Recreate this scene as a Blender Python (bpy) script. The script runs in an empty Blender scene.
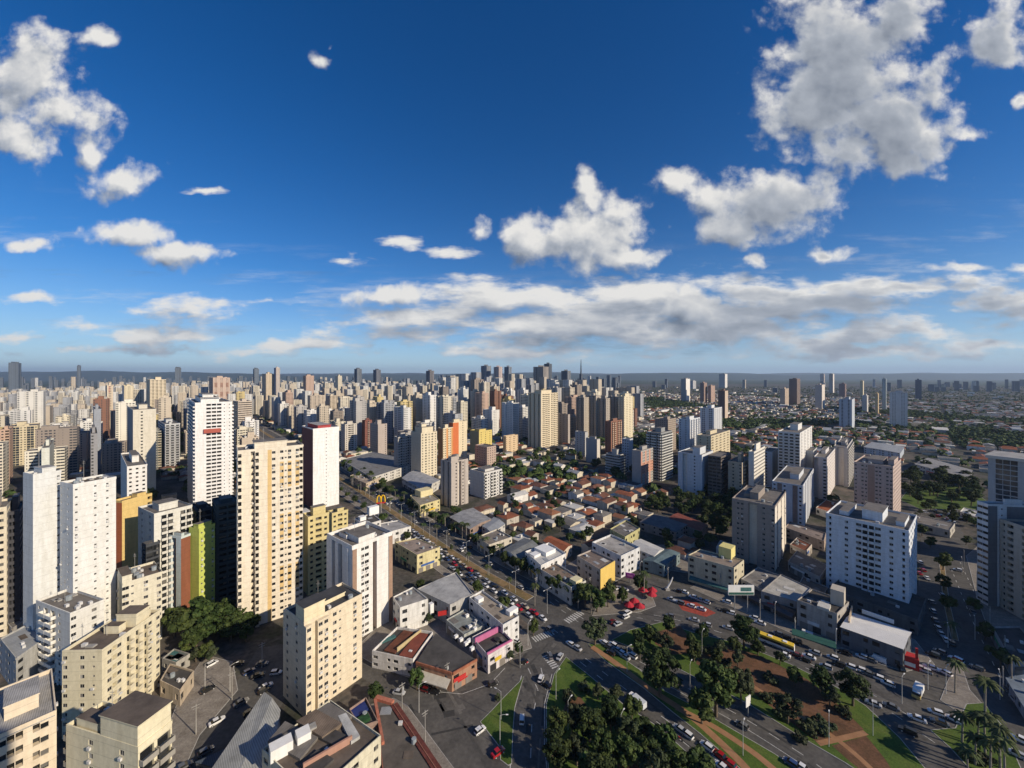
import bpy, bmesh, math, random
from mathutils import Vector, noise as mnoise
random.seed(7)
SC = bpy.context.scene
COL = SC.collection
R = math.radians
# ------------------------------------------------------------------ camera, sky, sun, exposure
H, F, YH = 110.0, 385.0, 376.0          # eye height (m), focal length (px at 1024 wide), horizon row
cam_d = bpy.data.cameras.new('camera'); cam = bpy.data.objects.new('camera', cam_d); COL.objects.link(cam)
cam.location = (0, 0, H); cam.rotation_euler = (R(90), 0, 0)
cam_d.sensor_width = 36.0; cam_d.lens = 36.0*F/1024.0; cam_d.shift_y = (YH-384.0)/1024.0
cam_d.clip_start = 1.0; cam_d.clip_end = 120000.0
SC.camera = cam
SUN_AZ, SUN_EL = R(120), R(27)          # azimuth from +Y towards +X
SUNV = Vector((math.sin(SUN_AZ)*math.cos(SUN_EL), math.cos(SUN_AZ)*math.cos(SUN_EL), math.sin(SUN_EL)))
sd = bpy.data.lights.new('sun', 'SUN'); sd.energy = 5.0; sd.angle = R(0.53); sd.color = (1.0, 0.86, 0.66)
sun = bpy.data.objects.new('sun', sd); COL.objects.link(sun)
sun.rotation_euler = SUNV.to_track_quat('Z', 'Y').to_euler(); sun.location = (300, -200, 400)
SC.view_settings.view_transform = 'Standard'; SC.view_settings.look = 'None'
SC.view_settings.exposure = 0.11; SC.view_settings.gamma = 1.0; SC.view_settings.use_curve_mapping = False
SC.render.engine = 'CYCLES'
SC.cycles.max_bounces = 6; SC.cycles.diffuse_bounces = 3; SC.cycles.glossy_bounces = 2
SC.cycles.transmission_bounces = 2; SC.cycles.volume_bounces = 0; SC.cycles.transparent_max_bounces = 6

W = bpy.data.worlds.new('World'); SC.world = W; W.use_nodes = True
def build_sky():
    nt = W.node_tree; N = nt.nodes; L = nt.links; N.clear()
    out = N.new('ShaderNodeOutputWorld'); bg = N.new('ShaderNodeBackground'); L.new(bg.outputs[0], out.inputs[0])
    STR = 0.085
    bg.inputs['Strength'].default_value = STR
    sky = N.new('ShaderNodeTexSky'); sky.sky_type = 'NISHITA'; sky.sun_disc = False
    sky.sun_elevation = SUN_EL; sky.sun_rotation = SUN_AZ; sky.altitude = 700
    sky.air_density = 0.9; sky.dust_density = 0.2; sky.ozone_density = 4.0
    hs = N.new('ShaderNodeHueSaturation'); hs.inputs['Saturation'].default_value = 1.42; hs.inputs['Value'].default_value = 1.16; hs.inputs['Hue'].default_value = .508
    L.new(sky.outputs[0], hs.inputs['Color'])
    tc = N.new('ShaderNodeTexCoord'); sp = N.new('ShaderNodeSeparateXYZ'); L.new(tc.outputs['Generated'], sp.inputs[0])
    def M(op, a, b=None, c=None, clamp=False):
        n = N.new('ShaderNodeMath'); n.operation = op; n.use_clamp = clamp
        for i, v in enumerate((a, b, c)):
            if v is None: continue
            if isinstance(v, (int, float)): n.inputs[i].default_value = v
            else: L.new(v, n.inputs[i])
        return n.outputs[0]
    def V(op, a, b=None, c=None):
        n = N.new('ShaderNodeVectorMath'); n.operation = op
        for i, v in enumerate((a, b, c)):
            if v is None: continue
            if isinstance(v, (tuple, list)): n.inputs[i].default_value = v
            else: L.new(v, n.inputs[i])
        return n.outputs['Value'] if op in ('LENGTH', 'DOT_PRODUCT') else n.outputs[0]
    ysafe = M('MAXIMUM', sp.outputs['Y'], 0.02)
    cx = N.new('ShaderNodeCombineXYZ'); L.new(M('DIVIDE', sp.outputs['X'], ysafe), cx.inputs[0]); L.new(M('DIVIDE', sp.outputs['Z'], ysafe), cx.inputs[1])
    t0 = cx.outputs[0]
    def fbm(t, sx, sy, scale, det, rough, off):
        m = V('MULTIPLY_ADD', t, (sx, sy, 1), off)
        n = N.new('ShaderNodeTexNoise'); n.inputs['Scale'].default_value = scale; n.inputs['Detail'].default_value = det
        n.inputs['Roughness'].default_value = rough; n.noise_dimensions = '2D'; L.new(m, n.inputs['Vector']); return n.outputs[0]
    # clouds as (direction given by a picture row/column of this view, radii, faintness)
    puffs = [(25,72,44,44,0),(62,112,44,36,0),(15,140,36,28,.1),(92,150,16,22,.1),(122,184,38,20,.05),(128,232,42,15,.1),(172,256,44,14,.1),
        (28,243,52,11,.5),(95,38,50,20,.72),(320,58,22,20,.5),(330,46,10,14,.5),(482,226,15,17,.1),(526,243,30,22,0),(590,188,22,22,.2),(598,232,52,40,0),(560,232,30,26,.1),(592,205,24,30,.15),(630,258,38,16,.1),
        (405,298,46,16,.1),(850,55,80,62,0),(885,130,70,52,0),(812,112,52,48,.05),(895,25,50,40,.1),(768,205,66,36,.02),(680,178,24,17,.15),(738,226,36,20,.05),(712,200,25,20,.1),
        (968,134,26,12,.25),(1002,36,32,40,.1),(1022,100,14,12,.2),(826,254,34,13,.5),(758,263,18,11,.45),(685,308,48,26,.0),(722,320,40,20,.05)]
    flat = [(500,300,110,22,.05),(560,322,210,28,.0),(650,290,80,20,.1),(800,300,100,24,.05),(910,288,130,18,.1),(1000,300,70,16,.1),(880,330,150,18,.15),(430,335,100,14,.25),(700,334,190,18,.15),(860,350,170,10,.3),(520,352,200,8,.35),(120,350,150,7,.45),(760,312,120,16,.05),(270,300,60,6,.5),
        (205,308,100,16,.35),(90,325,60,12,.5),(160,337,70,13,.3),(20,336,50,11,.5),(205,190,34,6,.62),(345,258,30,8,.5),(397,241,28,9,.5),(455,256,30,12,.5),(985,270,75,8,.3),(990,345,70,10,.2),(40,298,44,9,.4),(300,345,120,9,.45),(640,356,230,9,.5),(190,352,200,9,.5),(900,356,180,8,.5)]
    def mask(t, lst):
        cur = None
        for (px, py, rx, ry, o) in lst:
            c = ((px-512)/F, (YH-py)/F); k = (F/rx/1.15, F/ry/1.15)
            v = V('LENGTH', V('MULTIPLY_ADD', t, (k[0], k[1], 0), (-c[0]*k[0], -c[1]*k[1], 0)))
            if o: v = M('ADD', v, o)
            cur = v if cur is None else M('SMOOTH_MIN', cur, v, 0.25)
        return M('SUBTRACT', 1.0, cur)
    def puffy(t, sc, sx, sy, off):
        n = N.new('ShaderNodeTexVoronoi'); n.voronoi_dimensions = '2D'; n.feature = 'F1'; n.inputs['Scale'].default_value = sc
        L.new(V('MULTIPLY_ADD', t, (sx, sy, 1), off), n.inputs['Vector']); return M('SUBTRACT', .45, n.outputs['Distance'])
    wn = N.new('ShaderNodeTexNoise'); wn.noise_dimensions = '2D'; wn.inputs['Scale'].default_value = 11; wn.inputs['Detail'].default_value = 4; L.new(t0, wn.inputs['Vector'])
    warp = V('MULTIPLY_ADD', wn.outputs['Color'], (.045, .045, 0), (-.0225, -.0225, 0))
    def dens(t, dt=10, ro=0.0):
        w = V('ADD', t, warp)
        a = M('ADD', M('MULTIPLY', mask(w, puffs), 1.15), M('MULTIPLY_ADD', fbm(t, 1, 1.15, 6.5, dt, .60+ro, (3.1, 1.7, .5)), 2.4, -1.29))
        a = M('ADD', a, M('ADD', M('MULTIPLY', puffy(w, 13, 1, 1.2, (1.3, .4, .2)), .40), M('MULTIPLY', puffy(w, 31, 1, 1.2, (1.3, .4, .2)), .22)))
        b = M('ADD', M('MULTIPLY', mask(w, flat), 1.0), M('MULTIPLY_ADD', fbm(t, .6, 2.1, 6.0, dt, .62+ro, (8.1, 4.7, 2.5)), 2.7, -1.40))
        b = M('ADD', b, M('MULTIPLY', puffy(w, 16, .8, 2.0, (5.3, 2.4, .7)), .35))
        return M('MAXIMUM', a, b)
    d0 = dens(t0); t1 = V('ADD', t0, (.024, .040, 0)); d0s = dens(t0, 5, -.06); d1 = dens(t1, 5, -.06)
    # elsewhere in the sky: loose cumulus on a cloud layer overhead and behind
    zz = M('MAXIMUM', sp.outputs['Z'], .03); c2 = N.new('ShaderNodeCombineXYZ')
    L.new(M('DIVIDE', sp.outputs['X'], zz), c2.inputs[0]); L.new(M('DIVIDE', sp.outputs['Y'], zz), c2.inputs[1])
    back = M('MULTIPLY_ADD', fbm(c2.outputs[0], 1, 1, .8, 7, .6, (1, 2, 3)), 3.0, -2.1)
    infront = M('GREATER_THAN', sp.outputs['Y'], .25)
    dd = M('ADD', M('MULTIPLY', infront, d0), M('MULTIPLY', M('SUBTRACT', 1.0, infront), back))
    def sstep(v, a, b):
        n = N.new('ShaderNodeMapRange'); n.interpolation_type = 'SMOOTHSTEP'; L.new(v, n.inputs[0])
        n.inputs[1].default_value = a; n.inputs[2].default_value = b; return n.outputs[0]
    alpha = M('MULTIPLY', sstep(dd, -.16, .58), sstep(sp.outputs['Z'], 0.004, .03))
    veil = M('MULTIPLY', sstep(fbm(t0, .35, 3.2, 5.0, 9, .68, (2.2, 9.1, 0)), .50, .74), M('MULTIPLY', sstep(sp.outputs['Z'], .015, .06), sstep(sp.outputs['Z'], .34, .12)))
    alpha = M('MAXIMUM', alpha, M('MULTIPLY', veil, .5))
    lit = M('MULTIPLY_ADD', M('SUBTRACT', d0s, d1), .72, .70)
    lit = M('ADD', lit, M('MULTIPLY', M('SUBTRACT', d0, d0s), .30))
    lit = M('MULTIPLY', lit, M('SUBTRACT', 1.0, M('MULTIPLY', sstep(d0s, .25, 1.5), .34)))
    lit = M('MULTIPLY', lit, M('SUBTRACT', 1.0, M('MULTIPLY', sstep(sp.outputs['X'], .3, .62), M('MULTIPLY', sstep(d0s, .1, .9), .45))))
    low = sstep(sp.outputs['Z'], .28, .10)
    lit = M('MULTIPLY', lit, M('SUBTRACT', 1.0, M('MULTIPLY', low, M('MULTIPLY', sstep(d0s, .05, .6), .12))))
    cr = N.new('ShaderNodeValToRGB'); e = cr.color_ramp.elements
    k = .92/STR
    e[0].position = 0.0; e[0].color = (.15*k, .18*k, .23*k, 1); e[1].position = .95; e[1].color = (.86*k, .84*k, .80*k, 1)
    m_ = cr.color_ramp.elements.new(.5); m_.color = (.42*k, .45*k, .50*k, 1)
    L.new(lit, cr.inputs[0])
    mix = N.new('ShaderNodeMix'); mix.data_type = 'RGBA'; L.new(M('MULTIPLY', alpha, .96), mix.inputs[0])
    hz = N.new('ShaderNodeMix'); hz.data_type = 'RGBA'; L.new(M('MULTIPLY', M('POWER', 2.718, M('MULTIPLY', sp.outputs['Z'], -8.0)), .85, clamp=True), hz.inputs[0])
    L.new(hs.outputs[0], hz.inputs[6]); hz.inputs[7].default_value = (.42/STR, .60/STR, .78/STR, 1)
    L.new(hz.outputs[2], mix.inputs[6]); L.new(cr.outputs[0], mix.inputs[7]); L.new(mix.outputs[2], bg.inputs['Color'])
    W.cycles.sampling_method = 'MANUAL'; W.cycles.sample_map_resolution = 512
build_sky()

# ------------------------------------------------------------------ helpers
def G(px, py, h=0.0):
    """the point at height h that this view shows in column px, row py"""
    z = (H-h)*F/(py-YH); return Vector(((px-512.0)/F*z, z))
def PX(x, y, z=0.0):
    return (512.0+F*x/y, YH+F*(H-z)/y) if y > 1 else (-9999, 9999)
def dirv(deg): return Vector((math.sin(R(deg)), math.cos(R(deg))))

class MB:
    """collects faces; build() links them as ONE mesh object"""
    def __init__(s): s.v = []; s.ix = {}; s.f = []; s.m = []; s.uv = []; s.mats = []; s.has_uv = False
    def mi(s, mat):
        if mat not in s.mats: s.mats.append(mat)
        return s.mats.index(mat)
    def vi(s, p):
        k = (round(p[0], 3), round(p[1], 3), round(p[2], 3))
        i = s.ix.get(k)
        if i is None: i = len(s.v); s.ix[k] = i; s.v.append(k)
        return i
    def face(s, pts, mat, uv=None):
        idx = [s.vi(p) for p in pts]
        if len(set(idx)) < len(idx): return
        s.f.append(idx); s.m.append(s.mi(mat)); s.uv.append(uv)
        if uv: s.has_uv = True
    def box(s, c, sx, sy, z0, z1, mat, ang=0.0, top=None, taper=1.0):
        ca, sa = math.cos(ang), math.sin(ang)
        b = [(c[0]+x*ca-y*sa, c[1]+x*sa+y*ca) for x, y in ((-sx/2,-sy/2),(sx/2,-sy/2),(sx/2,sy/2),(-sx/2,sy/2))]
        t = [(c[0]+(x*ca-y*sa)*taper, c[1]+(x*sa+y*ca)*taper) for x, y in ((-sx/2,-sy/2),(sx/2,-sy/2),(sx/2,sy/2),(-sx/2,sy/2))]
        s.prism(b, z0, z1, mat, top, t)
    def prism(s, pts, z0, z1, mat, top=None, tpts=None, bottom=True):
        tp = tpts or pts; n = len(pts)
        for i in range(n):
            j = (i+1) % n
            s.face([(*pts[i][:2], z0), (*pts[j][:2], z0), (*tp[j][:2], z1), (*tp[i][:2], z1)], mat)
        s.face([(*p[:2], z1) for p in tp], top or mat)
        if bottom: s.face([(*p[:2], z0) for p in reversed(pts)], mat)
    def tube(s, pts, r0, r1, mat, n=6):
        rings = []
        for i, p in enumerate(pts):
            p = Vector(p); d = (Vector(pts[min(i+1, len(pts)-1)])-Vector(pts[max(i-1, 0)])).normalized()
            a = d.orthogonal().normalized(); b = d.cross(a); r = r0+(r1-r0)*i/max(1, len(pts)-1)
            rings.append([p+(a*math.cos(2*math.pi*k/n)+b*math.sin(2*math.pi*k/n))*r for k in range(n)])
        for i in range(len(rings)-1):
            for k in range(n):
                s.face([rings[i][k], rings[i][(k+1) % n], rings[i+1][(k+1) % n], rings[i+1][k]], mat)
        s.face(rings[-1], mat); s.face(list(reversed(rings[0])), mat)
    def mesh(s, name):
        me = bpy.data.meshes.new(name); me.from_pydata(s.v, [], s.f)
        for m in s.mats: me.materials.append(m)
        me.polygons.foreach_set('material_index', s.m)
        if s.has_uv:
            l = me.uv_layers.new(name='uv'); data = []
            for f, u in zip(s.f, s.uv):
                for k in range(len(f)): data.extend(u[k] if u else (0.0, 0.0))
            l.data.foreach_set('uv', data)
        me.update(); return me
    def build(s, name, parent=None, loc=None, color=None):
        return link(name, s.mesh(name), parent, loc, color=color)
def link(name, me, parent=None, loc=None, rz=0.0, color=None):
    o = bpy.data.objects.new(name, me); COL.objects.link(o)
    if loc is not None: o.location = loc
    o.rotation_euler = (0, 0, rz)
    if parent is not None: o.parent = parent
    if color is not None: o.color = (*color[:3], 1)
    return o
def thing(name, label, cat, loc=(0, 0, 0), rz=0.0, group=None):
    o = link(name, None, None, loc, rz); tag(o, label, cat, group); return o
def tag(o, label=None, cat=None, group=None, kind=None):
    if label: o['label'] = label
    if cat: o['category'] = cat
    if group: o['group'] = group
    if kind: o['kind'] = kind
    return o
def structure(o): o['kind'] = 'structure'; return o

# ------------------------------------------------------------------ materials
MATS = {}
def nodes(name):
    m = bpy.data.materials.new(name); m.use_nodes = True; nt = m.node_tree
    return m, nt, nt.nodes, nt.links, nt.nodes['Principled BSDF']
def paint(col, rough=.8, var=.085, scale=(.45, .45, .07), name='painted_plaster', spec=.3, big=.5):
    """plain coloured surface with weather streaks"""
    key = (name, tuple(round(c, 3) for c in col), rough, var, scale)
    if key in MATS: return MATS[key]
    m, nt, N, L, b = nodes(name)
    tc = N.new('ShaderNodeNewGeometry'); mp = N.new('ShaderNodeMapping'); mp.inputs['Scale'].default_value = scale
    L.new(tc.outputs['Position'], mp.inputs[0])
    n = N.new('ShaderNodeTexNoise'); n.inputs['Scale'].default_value = 1.6; n.inputs['Detail'].default_value = 6; n.inputs['Roughness'].default_value = .65; L.new(mp.outputs[0], n.inputs['Vector'])
    mr = N.new('ShaderNodeMapRange'); mr.inputs[1].default_value = .38; mr.inputs[2].default_value = .68; L.new(n.outputs[0], mr.inputs[0])
    mx = N.new('ShaderNodeMix'); mx.data_type = 'RGBA'; L.new(mr.outputs[0], mx.inputs[0])
    mx.inputs[6].default_value = (*col, 1); d = 1-var*1.7; mx.inputs[7].default_value = (col[0]*d, col[1]*d*.985, col[2]*d*.95, 1)
    last = mx.outputs[2]
    if name == 'painted_plaster':       # slab joints and fine grime of a painted facade
        sx = N.new('ShaderNodeSeparateXYZ'); L.new(tc.outputs['Position'], sx.inputs[0])
        fr = N.new('ShaderNodeMath'); fr.operation = 'MODULO'; L.new(sx.outputs[2], fr.inputs[0]); fr.inputs[1].default_value = 2.9
        lt = N.new('ShaderNodeMath'); lt.operation = 'LESS_THAN'; L.new(fr.outputs[0], lt.inputs[0]); lt.inputs[1].default_value = .16
        n2 = N.new('ShaderNodeTexNoise'); n2.inputs['Scale'].default_value = .9; n2.inputs['Detail'].default_value = 7; n2.inputs['Roughness'].default_value = .7; L.new(tc.outputs['Position'], n2.inputs['Vector'])
        r2 = N.new('ShaderNodeMapRange'); r2.inputs[1].default_value = .35; r2.inputs[2].default_value = .75; r2.inputs[3].default_value = 1.04; r2.inputs[4].default_value = .86; L.new(n2.outputs[0], r2.inputs[0])
        ml = N.new('ShaderNodeMath'); ml.operation = 'MULTIPLY_ADD'; L.new(lt.outputs[0], ml.inputs[0]); ml.inputs[1].default_value = -.17; L.new(r2.outputs[0], ml.inputs[2])
        m2 = N.new('ShaderNodeMix'); m2.data_type = 'RGBA'; m2.blend_type = 'MULTIPLY'; m2.inputs[0].default_value = 1; L.new(last, m2.inputs[6]); L.new(ml.outputs[0], m2.inputs[7]); last = m2.outputs[2]
    L.new(last, b.inputs['Base Color']); b.inputs['Roughness'].default_value = rough; b.inputs['Specular IOR Level'].default_value = spec
    MATS[key] = m; return m
def roofing(col, name='roofing', stripe=0.0, var=.35, rough=.85):
    key = (name, tuple(round(c, 3) for c in col), stripe)
    if key in MATS: return MATS[key]
    m, nt, N, L, b = nodes(name)
    g = N.new('ShaderNodeNewGeometry')
    n = N.new('ShaderNodeTexNoise'); n.inputs['Scale'].default_value = .22; n.inputs['Detail'].default_value = 8; n.inputs['Roughness'].default_value = .7; L.new(g.outputs['Position'], n.inputs['Vector'])
    r = N.new('ShaderNodeValToRGB'); e = r.color_ramp.elements
    e[0].position = .3; e[0].color = (*[c*(1-var*1.3) for c in col], 1); e[1].position = .7; e[1].color = (*[min(.85, c*(1+var*.7)) for c in col], 1)
    L.new(n.outputs[0], r.inputs[0]); last = r.outputs[0]
    if stripe:
        w = N.new('ShaderNodeTexWave'); w.inputs['Scale'].default_value = stripe; w.inputs['Distortion'].default_value = .6; w.bands_direction = 'DIAGONAL'; L.new(g.outputs['Position'], w.inputs['Vector'])
        mx = N.new('ShaderNodeMix'); mx.data_type = 'RGBA'; mx.blend_type = 'MULTIPLY'; mx.inputs[0].default_value = .35
        L.new(last, mx.inputs[6]); L.new(w.outputs[0], mx.inputs[7]); last = mx.outputs[2]
    L.new(last, b.inputs['Base Color']); b.inputs['Roughness'].default_value = rough; b.inputs['Specular IOR Level'].default_value = .3
    MATS[key] = m; return m
def glass_mat(name='window_glass', dark=.018, light=.14, tint=(.85, .95, 1.05)):
    if name in MATS: return MATS[name]
    m, nt, N, L, b = nodes(name)
    g = N.new('ShaderNodeNewGeometry'); sn = N.new('ShaderNodeVectorMath'); sn.operation = 'SNAP'; sn.inputs[1].default_value = (1.7, 1.7, 2.8); L.new(g.outputs['Position'], sn.inputs[0])
    wn = N.new('ShaderNodeTexWhiteNoise'); L.new(sn.outputs[0], wn.inputs['Vector'])
    r = N.new('ShaderNodeValToRGB'); r.color_ramp.interpolation = 'CONSTANT'; e = r.color_ramp.elements
    e[0].color = (dark*tint[0], dark*tint[1], dark*tint[2], 1); e[1].position = .62; e[1].color = (dark*2.2, dark*2.3, dark*2.4, 1)
    x = e.new(.86); x.color = (light, light*.96, light*.88, 1)
    L.new(wn.outputs[0], r.inputs[0]); L.new(r.outputs[0], b.inputs['Base Color']); b.inputs['Roughness'].default_value = .12; b.inputs['Specular IOR Level'].default_value = .5
    MATS[name] = m; return m
GLASS = glass_mat(); BLUEGLASS = glass_mat('blue_curtain_glass', .03, .05, (.7, 1.0, 1.4))
def tinted(name, rough=.35, coat=0.0, spec=.5):
    """takes its colour from each object's own colour"""
    if name in MATS: return MATS[name]
    m, nt, N, L, b = nodes(name)
    oi = N.new('ShaderNodeObjectInfo'); L.new(oi.outputs['Color'], b.inputs['Base Color'])
    b.inputs['Roughness'].default_value = rough; b.inputs['Coat Weight'].default_value = coat; b.inputs['Specular IOR Level'].default_value = spec
    MATS[name] = m; return m
def facade_mat():
    """far facades: rows of windows as surface pattern, wall colour from the object's colour"""
    if 'far_facade' in MATS: return MATS['far_facade']
    m, nt, N, L, b = nodes('far_facade')
    def Mn(op, a, bb=None):
        n = N.new('ShaderNodeMath'); n.operation = op
        for i, v in enumerate((a, bb)):
            if v is None: continue
            if isinstance(v, (int, float)): n.inputs[i].default_value = v
            else: L.new(v, n.inputs[i])
        return n.outputs[0]
    uv = N.new('ShaderNodeUVMap'); s = N.new('ShaderNodeSeparateXYZ'); L.new(uv.outputs[0], s.inputs[0])
    oi = N.new('ShaderNodeObjectInfo'); at = N.new('ShaderNodeAttribute'); at.attribute_name = 'tint'
    fu = Mn('FRACT', s.outputs[0]); fv = Mn('FRACT', s.outputs[1])
    c = N.new('ShaderNodeCombineXYZ'); L.new(Mn('FLOOR', s.outputs[0]), c.inputs[0]); L.new(oi.outputs['Random'], c.inputs[1])
    wn = N.new('ShaderNodeTexWhiteNoise'); wn.noise_dimensions = '2D'; L.new(c.outputs[0], wn.inputs['Vector'])
    half = Mn('MULTIPLY', Mn('SUBTRACT', wn.outputs[0], .16), .60)      # column kind: blank, small, wide
    inu = Mn('LESS_THAN', Mn('ABSOLUTE', Mn('SUBTRACT', fu, .5)), half)
    inv = Mn('LESS_THAN', Mn('ABSOLUTE', Mn('SUBTRACT', fv, .58)), .24)
    w = Mn('MULTIPLY', inu, inv)
    isw = Mn('GREATER_THAN', s.outputs[1], .001)
    w = Mn('MULTIPLY', w, isw)
    mul = N.new('ShaderNodeMix'); mul.data_type = 'RGBA'; mul.blend_type = 'MULTIPLY'; mul.inputs[0].default_value = 1
    L.new(oi.outputs['Color'], mul.inputs[6]); 
    mr = N.new('ShaderNodeMapRange'); mr.inputs[3].default_value = .72; mr.inputs[4].default_value = 1.0
    g = N.new('ShaderNodeNewGeometry'); nz = N.new('ShaderNodeTexNoise'); nz.inputs['Scale'].default_value = .08; nz.inputs['Detail'].default_value = 5; L.new(g.outputs['Position'], nz.inputs['Vector']); L.new(nz.outputs[0], mr.inputs[0]); L.new(mr.outputs[0], mul.inputs[7])
    mx = N.new('ShaderNodeMix'); mx.data_type = 'RGBA'; L.new(w, mx.inputs[0]); L.new(mul.outputs[2], mx.inputs[6]); mx.inputs[7].default_value = (.035, .04, .048, 1)
    L.new(mx.outputs[2], b.inputs['Base Color']); b.inputs['Roughness'].default_value = .7; b.inputs['Specular IOR Level'].default_value = .3
    MATS['far_facade'] = m; return m
CONCRETE = paint((.36, .35, .33), .85, .2, (.3, .3, .3), 'concrete')
ROOFGREY = roofing((.17, .155, .14), 'felt_roof'); ROOFBROWN = roofing((.13, .105, .085), 'brown_roof'); ROOFPALE = roofing((.42, .41, .39), 'pale_metal_roof', 1.2)
WHITE = (.74, .73, .70); CREAM = (.72, .63, .44); OFFW = (.66, .63, .56); TAN = (.50, .38, .29)
# ------------------------------------------------------------------ ground, roads, lawns
def ramp_mat(name, stops, scale, det=8, rough=.9, second=None, dist=0.0):
    m, nt, N, L, b = nodes(name)
    g = N.new('ShaderNodeNewGeometry')
    n = N.new('ShaderNodeTexNoise'); n.inputs['Scale'].default_value = scale; n.inputs['Detail'].default_value = det; n.inputs['Roughness'].default_value = .68; n.inputs['Distortion'].default_value = dist
    L.new(g.outputs['Position'], n.inputs['Vector'])
    r = N.new('ShaderNodeValToRGB'); e = r.color_ramp.elements
    e[0].position, e[0].color = stops[0][0], (*stops[0][1], 1); e[1].position, e[1].color = stops[-1][0], (*stops[-1][1], 1)
    for p, c in stops[1:-1]: x = e.new(p); x.color = (*c, 1)
    L.new(n.outputs[0], r.inputs[0]); last = r.outputs[0]
    if second:
        sc2, lo, hi = second
        n2 = N.new('ShaderNodeTexNoise'); n2.inputs['Scale'].default_value = sc2; n2.inputs['Detail'].default_value = 5; L.new(g.outputs['Position'], n2.inputs['Vector'])
        mr = N.new('ShaderNodeMapRange'); mr.inputs[1].default_value = .3; mr.inputs[2].default_value = .7; mr.inputs[3].default_value = lo; mr.inputs[4].default_value = hi; L.new(n2.outputs[0], mr.inputs[0])
        mx = N.new('ShaderNodeMix'); mx.data_type = 'RGBA'; mx.blend_type = 'MULTIPLY'; mx.inputs[0].default_value = 1; L.new(last, mx.inputs[6]); L.new(mr.outputs[0], mx.inputs[7]); last = mx.outputs[2]
    L.new(last, b.inputs['Base Color']); b.inputs['Roughness'].default_value = rough; b.inputs['Specular IOR Level'].default_value = .25
    return m
ASPHALT = ramp_mat('asphalt', [(.28, (.058, .055, .052)), (.5, (.096, .091, .084)), (.62, (.112, .105, .096)), (.78, (.16, .15, .134))], .16, 10, .9, (.9, .78, 1.15))
PAVING = ramp_mat('paving', [(.3, (.16, .14, .12)), (.6, (.26, .235, .205)), (.8, (.33, .30, .27))], .25, 8, .9, (2.0, .8, 1.1))
GRASSM = ramp_mat('lawn_grass', [(.25, (.036, .066, .012)), (.5, (.075, .125, .02)), (.68, (.115, .145, .032)), (.85, (.17, .14, .065))], .13, 9, .95, (3.0, .6, 1.2))
DIRTM = ramp_mat('red_earth', [(.25, (.07, .04, .02)), (.42, (.12, .065, .035)), (.6, (.17, .085, .048)), (.72, (.12, .095, .04)), (.9, (.24, .15, .09))], .2, 9, .95, (2.2, .7, 1.15))
TRAILM = ramp_mat('orange_earth', [(.25, (.24, .12, .06)), (.7, (.38, .21, .11)), (.9, (.42, .28, .17))], .3, 8, .95)
MEDIANM = ramp_mat('dry_grass_and_earth', [(.2, (.07, .085, .025)), (.38, (.16, .125, .05)), (.6, (.28, .185, .095)), (.9, (.36, .26, .155))], .14, 8, .95, (2.0, .75, 1.1))
CITYM = ramp_mat('city_ground', [(.26, (.022, .035, .013)), (.42, (.05, .052, .035)), (.52, (.085, .078, .068)), (.63, (.13, .105, .085)), (.74, (.19, .165, .14)), (.85, (.10, .06, .04))], .045, 9, .92, (.55, .6, 1.25), .3)
FARM = ramp_mat('far_country', [(.3, (.018, .032, .014)), (.5, (.035, .052, .022)), (.66, (.085, .088, .05)), (.8, (.17, .15, .11))], .0009, 10, .95, (.006, .6, 1.3))
HILLM = ramp_mat('hill_woods', [(.3, (.018, .034, .017)), (.6, (.03, .048, .022)), (.85, (.075, .08, .045))], .0016, 8, .95)
KERBM = paint((.42, .41, .39), .9, .2, (.6, .6, .6), 'kerb_concrete')
LINEM = paint((.62, .62, .60), .8, .35, (.7, .7, .7), 'road_paint')
REDPAINT = paint((.38, .07, .045), .85, .3, (.5, .5, .5), 'red_road_paint')

def sheet(name, pts, z, mat, struct_=True):
    mb = MB(); bm_pts = [(p[0], p[1], z) for p in pts]; mb.face(bm_pts, mat); o = mb.build(name)
    bm = bmesh.new(); bm.from_mesh(o.data); bmesh.ops.triangulate(bm, faces=bm.faces[:]); bm.to_mesh(o.data); bm.free()
    return structure(o) if struct_ else o
PAVZ = [.08]
def raised(name, pts, z, mat, kerb=KERBM, lip=.22):
    """a kerbed island: kerb ring, sunk-in surface"""
    mb = MB(); n = len(pts)
    if name == 'pavement': PAVZ[0] += .004; z = PAVZ[0]
    a = sum(pts[i][0]*pts[(i+1) % n][1]-pts[(i+1) % n][0]*pts[i][1] for i in range(n))
    P = [Vector(p[:2]) for p in (pts if a > 0 else list(reversed(pts)))]
    inn = []
    for i in range(n):
        d0 = (P[i]-P[i-1]).normalized(); d1 = (P[(i+1) % n]-P[i]).normalized()
        nn = Vector((-d0.y, d0.x))+Vector((-d1.y, d1.x)); nn = nn.normalized() if nn.length > .01 else Vector((-d0.y, d0.x))
        inn.append(P[i]+nn*lip)
    for i in range(n):
        j = (i+1) % n
        mb.face([(*P[i], 0), (*P[j], 0), (*P[j], z), (*P[i], z)], kerb)
        mb.face([(*P[i], z), (*P[j], z), (*inn[j], z), (*inn[i], z)], kerb)
    mb.face([(*p, z) for p in inn], mat)
    o = mb.build(name); bm = bmesh.new(); bm.from_mesh(o.data); bmesh.ops.triangulate(bm, faces=[f for f in bm.faces if len(f.verts) > 4]); bm.to_mesh(o.data); bm.free()
    return structure(o)
def strip(pts, w0, w1):
    """offset ribbon of a centre line from -w0 to +w1 (to its right)"""
    L_, R_ = [], []
    for i, p in enumerate(pts):
        p = Vector(p); d = (Vector(pts[min(i+1, len(pts)-1)])-Vector(pts[max(0, i-1)])).normalized(); n = Vector((d.y, -d.x))
        L_.append(p+n*w0); R_.append(p+n*w1)
    return L_+list(reversed(R_))
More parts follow.
